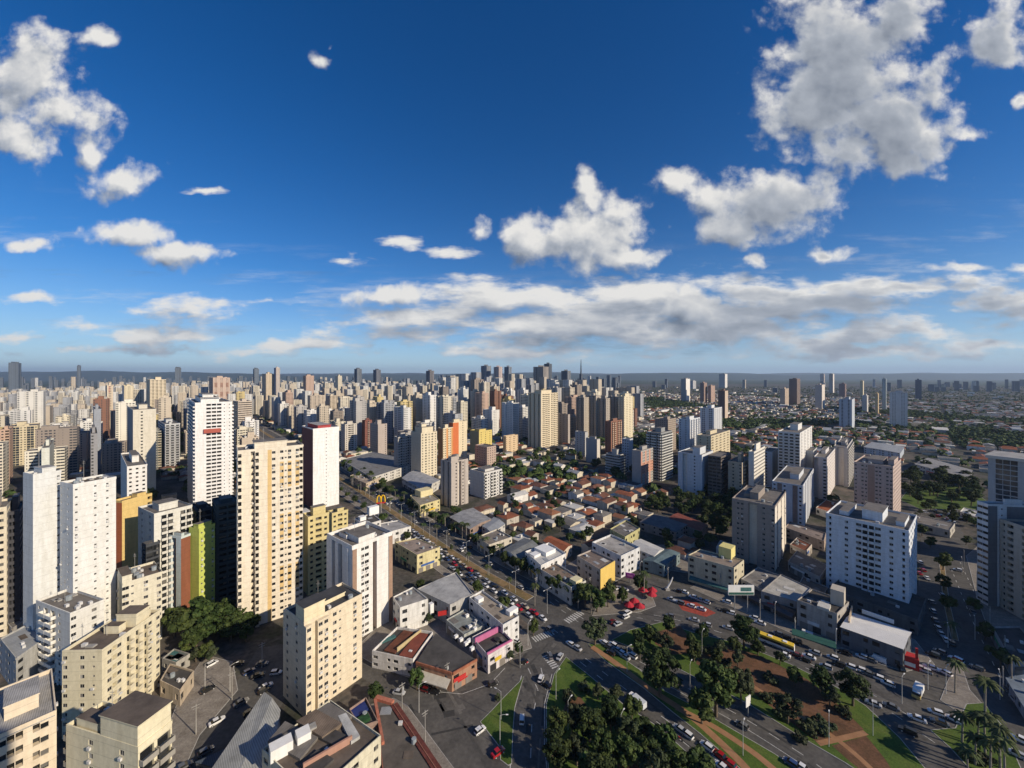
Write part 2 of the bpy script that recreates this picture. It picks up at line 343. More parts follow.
def smooth(pts, k=6):
    out = []; n = len(pts)
    for i in range(n-1):
        p0, p1, p2, p3 = Vector(pts[max(0, i-1)]), Vector(pts[i]), Vector(pts[i+1]), Vector(pts[min(n-1, i+2)])
        for j in range(k):
            t = j/k; out.append(.5*((2*p1)+(p2-p0)*t+(2*p0-5*p1+4*p2-p3)*t*t+(3*p1-p0-3*p2+p3)*t**3))
    out.append(Vector(pts[-1])); return out
def gp(*l): return [G(*p) for p in l]

mb = MB(); mb.face([(-30000, -400, -.05), (30000, -400, -.05), (30000, 22000, -.05), (-30000, 22000, -.05)], FARM); structure(mb.build('terrain'))
sheet('ground', [(-5200, -300), (5200, -300), (5200, 5200), (-5200, 5200)], 0.0, CITYM)
# hills on the horizon
def hills(name, y, h0, seed, amp, x0=-26000, x1=26000, edge=0.0):
    mb = MB(); n = 130; rows = []
    for i in range(n+1):
        x = x0+(x1-x0)*i/n
        t = mnoise.noise(Vector((x*.00022+seed, seed, 0)))*.6+mnoise.noise(Vector((x*.0007+seed, 3, 0)))*.3
        hh = max(2, (h0+amp*t)*(1-edge*abs((x-(x0+x1)/2)/((x1-x0)/2))**3))
        rows.append(((x, y, -1), (x, y+900, hh*.7), (x, y+1700, hh), (x, y+3600, -1)))
    for i in range(n):
        for k in range(3): mb.face([rows[i][k], rows[i+1][k], rows[i+1][k+1], rows[i][k+1]], HILLM)
    structure(mb.build(name))
hills('hills', 12500, 175, 3.3, 190); hills('hills', 17500, 240, 8.1, 160)
hills('hills', 10500, 235, 5.7, 120, -21000, -5200, 1.0); hills('hills', 14800, 255, 1.7, 90, 2800, 12500, 1.0)

AV = [Vector(p) for p in ((-620, 905), (-163.5, 388.5), (-109, 326), (-29.3, 230), (-16.2, 215), (9, 190), (25, 168))]
# asphalt: the avenue with its two carriageways, the junction and its arms
sheet('road', strip(AV, -13, 13), .006, ASPHALT)
sheet('road', gp((372,790),(395,700),(402,664),(520,640),(548,622),(566,603),(612,590),(640,572),(700,590),(790,628),(850,648),(905,655),(918,590),(922,520),(958,520),(1004,640),(1060,720),(1120,800)), .010, ASPHALT)
sheet('road', gp((170,800),(205,725),(232,690),(258,648),(308,640),(330,655),(296,680),(262,740),(240,800)), .006, ASPHALT)
sheet('road', gp((308,640),(302,628),(345,632),(410,690),(400,704)), .014, ASPHALT)
sheet('road', strip(gp((936,540),(905,478),(880,452),(862,436)), -7, 7), .014, ASPHALT)
# medians of the avenue
raised('median', strip(AV[:-1], -2.8, 2.8), .14, MEDIANM)
# side pavements of the avenue
raised('pavement', strip(AV[:-1], -17.5, -13), .12, PAVING); raised('pavement', strip(AV[:-1], 13, 18), .12, PAVING)
# pavements of the blocks round the junction
raised('pavement', gp((352,652),(398,606),(470,596),(528,634),(532,648),(478,668),(458,684),(416,680),(380,668)), .12, PAVING)
raised('pavement', gp((366,706),(394,698),(408,706),(470,790),(378,790)), .12, PAVING)
raised('pavement', gp((536,584),(600,545),(690,545),(700,575),(640,566),(612,584),(568,598)), .12, PAVING)
raised('pavement', gp((592,616),(600,598),(640,582),(652,596),(656,606),(640,612)), .12, PAVING)
raised('pavement', gp((690,588),(720,570),(800,590),(915,640),(935,665),(905,672),(850,655),(790,633)), .12, PAVING)
raised('pavement', gp((120,790),(165,735),(182,690),(205,655),(233,662),(238,690),(200,735),(175,790)), .12, PAVING)
raised('pavement', gp((966,556),(978,602),(992,640),(1016,688),(1060,760),(1130,760),(1040,600),(985,540)), .12, PAVING)
raised('pavement', gp((940,700),(958,655),(970,690),(1010,735),(1000,742)), .12, PAVING)
# lawns and the earth park
raised('lawn', gp((524,676),(519,682),(505,696),(492,710),(480,722),(489,734),(500,748),(500,760),(508,766),(512,764),(513,735),(515,708),(520,690)), .13, GRASSM)
raised('park_lawn', gp((566,657),(554,674),(546,704),(546,745),(551,800),(740,800),(700,764),(660,728),(623,704),(590,676)), .13, GRASSM)
raised('median', gp((588,644),(605,661),(643,688),(672,712),(700,734),(748,776),(775,800),(835,800),(806,776),(775,754),(720,722),(690,704),(665,691),(640,670),(603,644)), .13, GRASSM)
raised('park_lawn', gp((612,640),(630,630),(662,622),(692,632),(740,644),(790,664),(838,688),(866,706),(900,738),(935,780),(950,800),(905,800),(880,786),(845,763),(800,737),(748,704),(700,680),(655,657)), .13, GRASSM)
raised('lawn', gp((930,730),(955,728),(966,704),(984,703),(1004,728),(1022,770),(1030,800),(1000,800),(972,772),(950,748)), .13, GRASSM)
raised('lawn', gp((900,500),(912,484),(968,486),(990,504),(976,510),(920,509)), .1, GRASSM)
sheet('earth_trail', strip(smooth(gp((592,647),(618,665),(648,688),(690,716),(730,752),(752,775))), -1.2, 1.2), .137, TRAILM)
sheet('earth_trail', strip(smooth(gp((676,708),(712,726),(752,752),(780,775))), -1.0, 1.0), .141, TRAILM)
sheet('earth_trail', strip(smooth(gp((752,686),(800,716),(840,742),(878,776),(885,790))), -.8, .8), .141, TRAILM)
sheet('earth_trail', strip(smooth(gp((818,744),(845,738),(866,733))), -.8, .8), .145, TRAILM)
sheet('earth_bed', gp((657,632),(680,626),(692,640),(688,654),(672,655),(655,644)), .137, DIRTM)
sheet('earth_bed', gp((700,648),(726,645),(762,657),(808,680),(842,708),(864,730),(845,737),(818,743),(790,722),(752,692),(715,676),(696,664)), .137, DIRTM)
sheet('earth_bed', gp((832,746),(866,736),(884,758),(905,790),(885,790),(850,762)), .137, DIRTM)
sheet('earth_bed', gp((610,752),(640,756),(652,768),(640,776),(618,768)), .137, DIRTM)
sheet('earth_bed', gp((566,700),(580,697),(588,708),(574,718),(563,712)), .137, DIRTM)
raised('median', strip(gp((941,556),(946,600),(955,640)), -1.1, 1.1), .12, MEDIANM)
sheet('red_painted_bay', gp((676,601),(690,599),(716,613),(706,617),(682,610)), .018, REDPAINT)
# painted lines
mb = MB()
def dashes(pts, off, on=3.0, gap=5.0, w=.22, z=.024, mat=LINEM):
    pts = [Vector(p) for p in pts]; s = 0; acc = 0.0
    for i in range(len(pts)-1):
        d = pts[i+1]-pts[i]; L_ = d.length; d.normalize(); n = Vector((d.y, -d.x)); t = 0.0
        while t < L_:
            if (acc+t) % (on+gap) < on:
                e = min(L_, t+on-((acc+t) % (on+gap))); a = pts[i]+d*t+n*off; b = pts[i]+d*e+n*off
                mb.face([(*(a-n*w/2), z), (*(b-n*w/2), z), (*(b+n*w/2), z), (*(a+n*w/2), z)], mat); t = e+.01
            else: t += .25
        acc += L_
for o in (-6.2, -9.6, 6.2, 9.6): dashes(AV, o)
NEARC = smooth(gp((583,660),(637,702),(690,742),(730,775))); FARC = smooth(gp((612,646),(680,684),(740,716),(800,753),(840,782)))
RING = smooth(gp((600,612),(650,617),(690,626),(735,640),(790,658),(840,682),(890,708),(940,742),(985,770)))
dashes(NEARC, -1.4); dashes(NEARC, 1.6); dashes(FARC, 0, 3, 3); dashes(FARC, 3.6, 500, 1, .18); dashes(RING, -2); dashes(RING, 1.8)
dashes(gp((528,668),(538,690),(532,720),(530,775)), 0); dashes(gp((541,668),(546,690)), 0)
dashes(gp((523,676),(515,708),(513,735),(512,775)), .55, 500, 1, .3); dashes(gp((552,674),(544.5,704),(544.5,745),(549,790)), 0, 500, 1, .2)
dashes(gp((412,678),(440,692),(462,694),(490,684),(505,668)), 0, 500, 1, .2)
dashes(gp((482,723),(499,748)), -.4, 500, 1, .2)
dashes(gp((950,560),(975,620),(1010,690)), -4); dashes(gp((950,560),(975,620),(1010,690)), 1)
def zebra(a, b, wdt, n):
    a, b = Vector(G(*a)), Vector(G(*b)); d = (b-a); L_ = d.length; d.normalize(); q = Vector((d.y, -d.x))
    for i in range(n):
        c = a+d*L_*(i+.5)/n; s = L_/n*.27
        mb.face([(*(c-d*s-q*wdt/2), .026), (*(c+d*s-q*wdt/2), .026), (*(c+d*s+q*wdt/2), .026), (*(c-d*s+q*wdt/2), .026)], LINEM)
zebra((533,640),(553,632), 3.5, 9); zebra((566,622),(582,612), 3.5, 8); zebra((545,655),(556,668), 3, 7)
o = mb.build('road_markings'); structure(o)

mb = MB(); rp = random.Random(9); PATCH = [paint(c, .9, .2, (.6,.6,.6), 'asphalt_repair') for c in ((.05,.049,.048),(.075,.072,.068),(.15,.142,.13))]
def on_line(pts, spread):
    i = rp.randrange(len(pts)-1); t = rp.random(); p = pts[i]+(pts[i+1]-pts[i])*t; d = (pts[i+1]-pts[i]).normalized(); return p+Vector((d.y, -d.x))*rp.uniform(-spread, spread), d
LN_ = [([Vector(p) for p in NEARC], 4), ([Vector(p) for p in FARC], 3.6), ([Vector(p) for p in RING], 7), ([Vector(p) for p in gp((430,700),(480,690),(540,665),(570,630))], 14), ([Vector(p) for p in gp((528,668),(538,690),(530,775))], 6), (AV, 11), ([Vector(p) for p in gp((430,690),(450,730),(480,790))], 10)]
for k in range(110):
    l, sp_ = LN_[k % len(LN_)]; p, d = on_line(l, sp_); n = Vector((d.y, -d.x)); a, b = rp.choice(((rp.uniform(6, 18), rp.uniform(.5, 1.0)), (rp.uniform(2, 5), rp.uniform(1, 2.6)))); z = .0145+.00005*k
    mb.face([(*(p-d*a/2-n*b/2), z), (*(p+d*a/2-n*b/2), z), (*(p+d*a/2+n*b/2), z), (*(p-d*a/2+n*b/2), z)], PATCH[k % 3])
structure(mb.build('road_surface_patches'))
# ------------------------------------------------------------------ buildings
OCC = []            # occupied discs (x, y, r)
LAND = []           # landmarks for telling look-alikes apart: (phrase, px, py)
AUTO = []           # (object, description, px, py) labelled at the end
WINMESH = {}
DARKM = paint((.03, .03, .032), .6, .05, name='dark_recess')
CURTAIN = paint((.42,.40,.36), .8, .1, name='curtain_cloth'); SHUTTER = paint((.22,.20,.18), .7, .1, name='roller_shutter')
def window_mesh(w, h, kind='w'):
    key = (round(w, 1), round(h, 1), kind)
    if key not in WINMESH:
        mb = MB(); fr = paint((.30, .30, .30), .5, .05, name='aluminium_frame')
        t = .07
        def bx(x0, x1, z0, z1, y0, y1, m):
            mb.face([(x0,y0,z0),(x1,y0,z0),(x1,y0,z1),(x0,y0,z1)], m)
            for a in ([(x0,y0,z0),(x0,y1,z0),(x0,y1,z1),(x0,y0,z1)], [(x1,y0,z0),(x1,y1,z0),(x1,y1,z1),(x1,y0,z1)], [(x0,y0,z1),(x1,y0,z1),(x1,y1,z1),(x0,y1,z1)], [(x0,y0,z0),(x1,y0,z0),(x1,y1,z0),(x0,y1,z0)]): mb.face(a, m)
        bx(-w/2, w/2, 0, t, 0, .1, fr); bx(-w/2, w/2, h-t, h, 0, .1, fr); bx(-w/2, -w/2+t, t, h-t, 0, .1, fr); bx(w/2-t, w/2, t, h-t, 0, .1, fr); bx(-t/2, t/2, t, h-t, .01, .1, fr)
        g1 = {'w': GLASS, 'c': CURTAIN, 's': SHUTTER, 'o': DARKM}[kind]; mb.face([(-w/2+t,.05,t),(-t/2,.05,t),(-t/2,.05,h-t),(-w/2+t,.05,h-t)], g1); mb.face([(t/2,.05,t),(w/2-t,.05,t),(w/2-t,.05,h-t),(t/2,.05,h-t)], GLASS)
        WINMESH[key] = mb.mesh('window')
    return WINMESH[key]
def balcony_mesh(w, par, rail=False):
    key = ('b', round(w, 1), par, rail)
    if key not in WINMESH:
        mb = MB(); m = paint(par, .8, .12); d = 1.25
        mb.box((0, -d/2+.1), w, d+.2, -.2, .0, m)
        g = glass_mat('balcony_glass', .05, .10) if rail else m
        mb.box((0, -d+.06), w, .12, .001, 1.0, g); mb.box((-w/2+.06, -d/2+.06), .12, d-.13, .001, 1.0, g); mb.box((w/2-.06, -d/2+.06), .12, d-.13, .001, 1.0, g)
        WINMESH[key] = mb.mesh('balcony')
    return WINMESH[key]

def facade(mb, P, D, NV, L_, z0, z1, pat, fh, mw, ma, hero=None, bw=3.2, mp=None):
    """one side of a tower: bays of windows, recesses, notches and balconies over every floor, as one connected skin"""
    mp = mp or ma
    k = max(1, round(L_/(len(pat)*bw))) if len(pat) < 6 else max(1, round(L_/(len(pat)*bw)))
    pat = pat*k; n = len(pat); w = L_/n; nf = max(1, int((z1-z0)/fh+.3)); fhh = (z1-z0)/nf
    P = Vector(P); D = Vector(D); NV = Vector(NV)
    def pt(u, d, z): q = P+D*u-NV*d; return (q.x, q.y, z)
    dep = {'n': 1.6, 'N': 2.4, 'p': -.45, 'q': -.45, 'P': -1.4, 'Q': -1.4}
    deps = [dep.get(c, 0.0) for c in pat]
    for i, c in enumerate(pat):
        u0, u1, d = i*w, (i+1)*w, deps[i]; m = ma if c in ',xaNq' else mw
        if i and abs(deps[i]-deps[i-1]) > .01:
            mb.face([pt(u0, deps[i-1], z0), pt(u0, d, z0), pt(u0, d, z1), pt(u0, deps[i-1], z1)], mw)
        elif i == 0 and d < 0: mb.face([pt(u0, 0, z0), pt(u0, d, z0), pt(u0, d, z1), pt(u0, 0, z1)], mw)
        if i == n-1 and d < 0: mb.face([pt(u1, 0, z0), pt(u1, d, z0), pt(u1, d, z1), pt(u1, 0, z1)], mw)
        if d < 0: mb.face([pt(u0, 0, z1), pt(u1, 0, z1), pt(u1, d, z1), pt(u0, d, z1)], mw)
        if c in '.,apqN':
            mb.face([pt(u0, d, z0), pt(u1, d, z0), pt(u1, d, z1), pt(u0, d, z1)], m); continue
        for f in range(nf):
            a = z0+f*fhh; b = a+fhh
            ww, s0, s1, rec, g = {'w': (1.35, 1.0, 2.15, .22, 0), 'x': (1.35, 1.0, 2.15, .22, 0), 'n': (1.1, 1.0, 2.0, .2, 0), 'Q': (1.3, 1.0, 2.15, .22, 0), 'P': (1.3, 1.0, 2.15, .22, 0), 'v': (.75, 1.35, 2.0, .2, 0), 'W': (2.1, .9, 2.2, .22, 0),
                 'R': (w*.86, 1.0, 2.55, 1.3, 1), 'B': (min(2.8, w*.8), .12, 2.3, .5, 0), 'G': (w*.95, .5, 2.6, .12, 0), 'H': (w*.999, 1.05, 2.25, .25, 0), 'L': (w*.92, .15, 2.6, .35, 0)}[c]
            ww = min(ww, w*.999); k_ = fhh/2.9; h0 = a+s0*k_; h1 = a+s1*k_; c0, c1 = (u0+u1-ww)/2, (u0+u1+ww)/2
            A = [pt(u0, d, a), pt(u1, d, a), pt(u1, d, b), pt(u0, d, b)]; Bq = [pt(c0, d, h0), pt(c1, d, h0), pt(c1, d, h1), pt(c0, d, h1)]
            Cq = [pt(c0, d+rec, h0), pt(c1, d+rec, h0), pt(c1, d+rec, h1), pt(c0, d+rec, h1)]
            mm = ma if (c == 'x' and (f//4) % 2 == 1) else (mw if c == 'x' else m)
            for q in range(4):
                r = (q+1) % 4
                mb.face([A[q], A[r], Bq[r], Bq[q]], mm); mb.face([Bq[q], Bq[r], Cq[r], Cq[q]], mw)
            if hero is not None and c in 'wxnvWPQ':
                mb.face(Cq, DARKM); q = P+D*(u0+u1)/2-NV*(d+.08); hero.append(('w', q, NV, h0, ww-.02, h1-h0))
            else: mb.face(Cq, GLASS if c != 'L' else BLUEGLASS)
            if c == 'B':
                if hero is not None: hero.append(('b', P+D*(u0+u1)/2-NV*d, NV, a+.02, w*.92, 0))
                else:
                    e0, e1 = u0+w*.04, u1-w*.04; o = d-1.2; t = a+1.0*k_; y = a-.15
                    mb.face([pt(e0, o, y), pt(e1, o, y), pt(e1, o, t), pt(e0, o, t)], mp)
                    mb.face([pt(e0, d, y), pt(e0, o, y), pt(e0, o, t), pt(e0, d, t)], mp); mb.face([pt(e1, d, y), pt(e1, o, y), pt(e1, o, t), pt(e1, d, t)], mp)
                    mb.face([pt(e0, d, y), pt(e1, d, y), pt(e1, o, y), pt(e0, o, y)], mp); mb.face([pt(e0, d, a+.02), pt(e1, d, a+.02), pt(e1, o, a+.02), pt(e0, o, a+.02)], CONCRETE)

def solve(xl, xc, xr, yb, az):
    C = G(xc, yb); dR = dirv(az); dL = dirv(az-90)
    def ln(px, d):
        k = (px-512.0)/F; den = d.x-k*d.y
        return (k*C.y-C.x)/den if abs(den) > 1e-4 else 20.0
    tl, tr = ln(xl, dL), ln(xr, dR)
    cl = lambda t: max(-70, min(70, t)) if abs(t) > 4 else (4 if t >= 0 else -4)
    return C, dL*cl(tl), dR*cl(tr)

def tower(name, label, cat, spec, wall, accent=None, pl='w.', pr='w.', fh=2.9, hero=False, roof=None, pent='auto', ref=None, group=None, bw=3.2, parapet=1.0, z0=0.0, maxlen=None, par=None, rail=False, vis=(0, 1), desc=None, pentcol=None):
    xl, xc, xr, yt, yb, az = spec
    C, U, V_ = solve(xl, xc, xr, yb, az)
    if maxlen:
        if U.length > maxlen[0]: U = U.normalized()*maxlen[0]
        if V_.length > maxlen[1]: V_ = V_.normalized()*maxlen[1]
    h = H*(yb-yt)/(yb-YH)
    cen = C+(U+V_)/2
    return tower_at(name, label, cat, C, U, V_, h, wall, accent, pl, pr, fh, hero, roof, pent, ref, group, bw, parapet, z0, (xl+xr)/2, (yt+yb)/2, par, rail, vis, desc, pentcol)

def tower_at(name, label, cat, C, U, V_, h, wall, accent=None, pl='w.', pr='w.', fh=2.9, hero=False, roof=None, pent='auto', ref=None, group=None, bw=3.2, parapet=1.0, z0=0.0, lx=None, ly=None, par=None, rail=False, vis=(0, 1), desc=None, pentcol=None):
    cen = C+(U+V_)/2
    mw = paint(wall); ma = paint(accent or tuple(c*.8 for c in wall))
    u, v = U.normalized(), V_.normalized()
    root = thing(name, label or 'x', cat, (cen.x, cen.y, 0), 0, group)
    mb = MB(); O = Vector((cen.x, cen.y)); Cl = C-O
    hl = [] if hero else None
    sides = [(Cl, u, -v, U.length, pl), (Cl, v, -u, V_.length, pr), (Cl+V_, u, v, U.length, pl), (Cl+U, v, u, V_.length, pr)]
    for i, (P, D, NV, L_, pat) in enumerate(sides):
        facade(mb, P, D, NV, L_, z0, h, pat, fh, mw, ma, hl if i in vis else None, bw, paint(par) if par else None)
    # parapet
    q = [Cl, Cl+U, Cl+U+V_, Cl+V_]; t = .25
    iq = [Cl+u*t+v*t, Cl+U-u*t+v*t, Cl+U-u*t+V_-v*t, Cl+v*t+V_+u*t]
    for i in range(4):
        j = (i+1) % 4
        mb.face([(*q[i], h), (*q[j], h), (*q[j], h+parapet), (*q[i], h+parapet)], mw)
        mb.face([(*q[i], h+parapet), (*q[j], h+parapet), (*iq[j], h+parapet), (*iq[i], h+parapet)], mw)
        mb.face([(*iq[i], h+.05), (*iq[j], h+.05), (*iq[j], h+parapet), (*iq[i], h+parapet)], mw)
    mb.build('wall', root)
    rb = MB(); rb.prism([(*p,) for p in iq], h-.2, h+.05, roof or ROOFGREY); roof_o = rb.build('roof', root)
    if pent == 'auto':
        pent = [(.5+random.uniform(-.1, .1), .5+random.uniform(-.1, .1), random.uniform(.28, .42), random.uniform(.3, .45), random.uniform(3.2, 6))]
        if random.random() < .6: pent.append((random.uniform(.2, .8), random.uniform(.2, .8), .14, .16, 2.2))
    mp_ = paint(pentcol) if pentcol else mw
    ang = math.atan2(u.y, u.x)
    for i, (fu, fv, su, sv, hh) in enumerate(pent or []):
        p = Cl+U*fu+V_*fv; pb = MB()
        a, b = U*su/2, V_*sv/2; pts = [p-a-b, p+a-b, p+a+b, p-a+b]
        pb.prism(pts, h+.051, h+.05+hh, mp_, None)
        lid = [p+(w_-p)*1.06 for w_ in pts]
        pb.prism(lid, h+.05+hh+.001, h+.05+hh+.3, mp_, roof or ROOFGREY)
        pb.build('penthouse' if i == 0 else 'water_tank', roof_o)
    if hero:
        rc = random.Random(int(cen.x*7+cen.y)); boxes = [(fu, fv, su, sv) for (fu, fv, su, sv, _) in (pent or [])]
        for k in range(9):
            fu, fv = rc.uniform(.1, .9), rc.uniform(.1, .9)
            if any(abs(fu-b[0]) < b[2]/2+.07 and abs(fv-b[1]) < b[3]/2+.07 for b in boxes): continue
            p = Cl+U*fu+V_*fv; mb = MB(); kind_ = rc.choice(('air_conditioner','air_conditioner','skylight','tank'))
            if kind_ == 'tank': mb.tube([(p.x,p.y,h+.06),(p.x,p.y,h+1.6)], .9, .9, paint((.30,.34,.37),.5,.1,name='blue_tank'), 8)
            elif kind_ == 'skylight': mb.box(p, 2.4, 1.4, h+.06, h+.5, CONCRETE, math.atan2(u.y,u.x))
            else: mb.box(p, 1.3, .9, h+.06, h+1.0, paint((.6,.6,.6),.5,.1,name='unit_casing'), math.atan2(u.y,u.x))
            mb.build(kind_, roof_o)
        p = Cl+U*.55+V_*.4; mb = MB(); mb.tube([(p.x,p.y,h+.05),(p.x,p.y,h+9)], .07, .05, CONCRETE, 5); mb.box(p, 1.4, .06, h+7.6, h+7.7, CONCRETE); mb.box(p, 1.0, .06, h+8.2, h+8.3, CONCRETE); mb.build('antenna', roof_o)
        hl.sort(key=lambda r: (r[1].x+O.x)**2+(r[1].y+O.y)**2+(H-r[3])**2)
        nw = 0; rest = MB(); ac_spots = []
        for (kd, q_, NV, z, ww, hh) in hl:
            rz = math.atan2(NV.y, NV.x)+math.pi/2
            if kd == 'w':
                if nw < 100: link('window', window_mesh(ww, hh, 'wwwwcos'[(nw*nw*7+nw*3) % 7]), root, (q_.x, q_.y, z), rz); nw += 1; ac_spots.append((q_, NV, z, ww))
                else:
                    d = Vector((-NV.y, NV.x)); a = q_-d*ww/2; b = q_+d*ww/2
                    rest.face([(*a, z), (*b, z), (*b, z+hh), (*a, z+hh)], GLASS)
            else: link('balcony', balcony_mesh(ww, tuple(par or accent or wall), rail), root, (q_.x, q_.y, z), rz)
        for (q_, NV, z, ww) in rc.sample(ac_spots, min(len(ac_spots), 14)):
            if 'ac' not in WINMESH:
                mb = MB(); mb.box((0,-.42), .85, .4, -.75, -.15, paint((.6,.6,.6),.5,.1,name='unit_casing')); WINMESH['ac'] = mb.mesh('air_conditioner')
            link('air_conditioner', WINMESH['ac'], root, (q_.x, q_.y, z), math.atan2(NV.y, NV.x)+math.pi/2)
        if rest.f: rest.build('upper_windows', root)['kind'] = 'stuff'
    OCC.append((cen.x, cen.y, (U.length+V_.length)*.36+3))
    px, py = (lx, ly) if lx is not None else PX(cen.x, cen.y, h*.5)
    if ref: LAND.append((ref, px, py))
    if not label: AUTO.append((root, desc, px, py))
    return root, C, U, V_, h

T = 'apartment_tower'; A_ = 'apartment tower'
# --- the blocks below the camera
def bpart(root, name, c, sx, sy, z0, z1, mat, ang, top=None, taper=1.0):
    o = root.location; mb = MB(); mb.box((c[0]-o.x, c[1]-o.y), sx, sy, z0, z1, mat, ang, top, taper); return mb.build(name, root)
t1 = tower(T, 'cream apartment block cut off by the picture edge under a ribbed pale roof', A_, (-60,52,60,672,800,-52), (.70,.60,.46), (.42,.34,.28), '.wR.RRw.wRx.w.', 'w.R', hero=True, pent=[(.3,.5,.3,.4,3)], ref='cream block with the ribbed pale roof', par=(.64,.56,.44), roof=ROOFPALE, maxlen=(60,20))
t2 = tower(T, 'long cream apartment block with flat brown roof and curved balconies along one side', A_, (62,102,160,653,738,-2), (.70,.64,.47), (.62,.57,.44), '.v.w..w', '.wRw.B.B.Bw.w', hero=True, pent=[(.35,.72,.55,.24,4.2),(.5,.5,.4,.12,2.2),(.3,.9,.2,.1,2.0)], ref='long cream block with curved balconies', roof=ROOFBROWN, par=(.68,.62,.47))
t3 = tower(T, 'yellowish cream block at the very bottom with rooftop plant and low tin-roofed wing', A_, (66,138,172,752,890,14), (.72,.66,.48), (.34,.32,.28), '.w..w..', 'BB', hero=True, pent=[(.26,.5,.5,.98,5.2),(.75,.3,.3,.4,2.2),(.30,.6,.2,.3,1.0)], ref='cream block with rooftop plant', roof=ROOFBROWN, maxlen=(34,13))
t4 = tower(T, 'white walk-up block with rounded white balconies and a wide grey roof', A_, (36,70,104,616,690,20), (.68,.67,.63), (.72,.71,.67), '.wBBw', 'w..w.', hero=True, pent=[], ref='white balcony block with the grey roof', roof=ROOFGREY, par=(.76,.75,.71))
t5 = tower(T, 'cream and olive grey block with a taller blank shaft at its corner', A_, (88,122,162,586,655,38), (.66,.62,.50), (.46,.45,.37), ',,v,', 'Wv.w.w', hero=True, maxlen=(15,17), pent=[(.35,.12,.7,.24,3.4)], ref='cream block with the blank olive shaft', roof=ROOFBROWN)
tower(T, 'tall windowless pale slab with a bluish side, standing over the low blocks', A_, (23,33,61,477,662,22), (.67,.68,.67), (.58,.62,.66), '.', '....v', pent=[(.5,.6,.8,.5,2.4)], ref='tall windowless slab', roof=ROOFPALE, hero=True)
tower(T, 'white tower joined to the windowless slab, brown flat roof and few small windows', A_, (60,73,116,487,662,22), (.72,.72,.70), (.6,.6,.6), '.v', 'v..v.v.', pent=[], ref='white tower with the brown flat roof', roof=ROOFBROWN, hero=True, parapet=1.0)
tower(T, 'slab with an orange end wall and a mustard yellow front', A_, (113,122,152,503,600,12), (.68,.50,.20), (.52,.16,.07), ',', '.....R', pent=[(.5,.7,.6,.3,2)], ref='orange and mustard slab', roof=ROOFBROWN)
tower(T, 'off-white tower with wide curved balcony bands between narrow piers', A_, (138,154,192,516,622,30), (.66,.65,.60), (.62,.60,.55), '.w.', '.BB.BB', pent=[(.5,.5,.4,.5,3)], ref='off-white tower with wide balconies', roof=ROOFGREY)
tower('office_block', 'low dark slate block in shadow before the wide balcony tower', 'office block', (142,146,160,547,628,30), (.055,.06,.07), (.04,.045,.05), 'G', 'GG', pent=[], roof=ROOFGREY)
tower(T, 'pale blue slab with a rust brown edge, next to the lime green tower', A_, (166,181,189,539,618,16), (.56,.64,.66), (.24,.09,.05), '.N.', ',', pent=[(.5,.5,.6,.3,1.5)], ref='pale blue slab', roof=ROOFGREY)
tower(T, 'lime green tower with a stepped roofline and tiny windows', A_, (189,199,215,531,614,18), (.50,.56,.13), (.40,.46,.10), '.', 'v.v', pent=[(.3,.4,.5,.8,2.6)], ref='lime green tower', roof=ROOFGREY, pentcol=(.50,.56,.13), hero=True)
tw = tower(T, 'tall white round-shouldered tower with a short red band on its front', A_, (180,195,232,404,517,47), (.78,.77,.76), (.62,.50,.46), 'BBB', '..RRRvv', pent=[(.5,.42,.8,.5,4),(.5,.4,.5,.3,6.5)], ref='tall white tower with the short red band', par=(.74,.73,.72))
_r, _C, _U, _V, _h = tw; _v = _V.normalized(); _n = -_U.normalized(); _o = _r.location.xy; _a = _C-_o+_V*.22+_n*.08; _b = _C-_o+_V*.68+_n*.08; mb = MB(); mb.prism([_a, _b, _b+_n*1.3, _a+_n*1.3], _h-23.4, _h-20.2, paint((.40,.10,.07), .7, .1, name='red_render')); mb.build('red_band', _r)
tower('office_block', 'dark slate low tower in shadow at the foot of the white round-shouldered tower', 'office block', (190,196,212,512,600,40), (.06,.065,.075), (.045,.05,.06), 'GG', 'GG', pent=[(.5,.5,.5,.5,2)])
tower('office_block', 'dark teal tower standing between the lime green and the tall cream towers', 'office block', (212,216,239,507,602,46), (.05,.07,.08), (.04,.06,.07), 'R', 'RR', pent=[(.5,.5,.5,.5,2)], ref='dark teal tower')
t6 = tower(T, 'very tall cream tower with toothed balcony edges and ochre window panels', A_, (236,237.5,303,453,632,53), (.74,.67,.55), (.66,.47,.22), 'w.', 'B..nB..,w.xvx.xR', hero=True, pent=[(.5,.5,.6,.5,3)], ref='very tall cream tower with ochre panels', maxlen=(16,70), bw=2.6, par=(.74,.67,.55))
tower('office_tower', 'plain white slab with a dark red end and a column of small louvres', 'office tower', (302,313,339,430,510,45), (.80,.80,.79), (.16,.055,.06), ',', '..v..', pent=[(.5,.45,.9,.5,3)], ref='white slab with the dark red end', pentcol=(.42,.07,.07), roof=ROOFPALE)
tower(T, 'yellowish old block with balconies beside the very tall cream tower', A_, (303,308,329,519,596,45), (.60,.51,.26), (.50,.43,.24), '.', 'wRw', pent=[(.5,.6,.5,.6,4)], ref='yellowish old block')
tower(T, 'lower ochre block with stacked loggias behind the yellowish old block', A_, (328,332,348,515,570,45), (.62,.53,.27), (.5,.43,.24), '.', 'wRw', pent=[(.5,.6,.5,.4,2)])
t7 = tower(T, 'white block with brown edges and a brown recess, vertical ribs on its shaded side', A_, (327,352,392,550,643,38), (.74,.73,.71), (.33,.22,.16), '.p.NpNp.', 'q.wW.N...q', hero=True, pent=[(.4,.45,.5,.4,2.4),(.7,.3,.3,.2,1.6)], ref='white block with brown edges', roof=ROOFGREY, parapet=1.6)
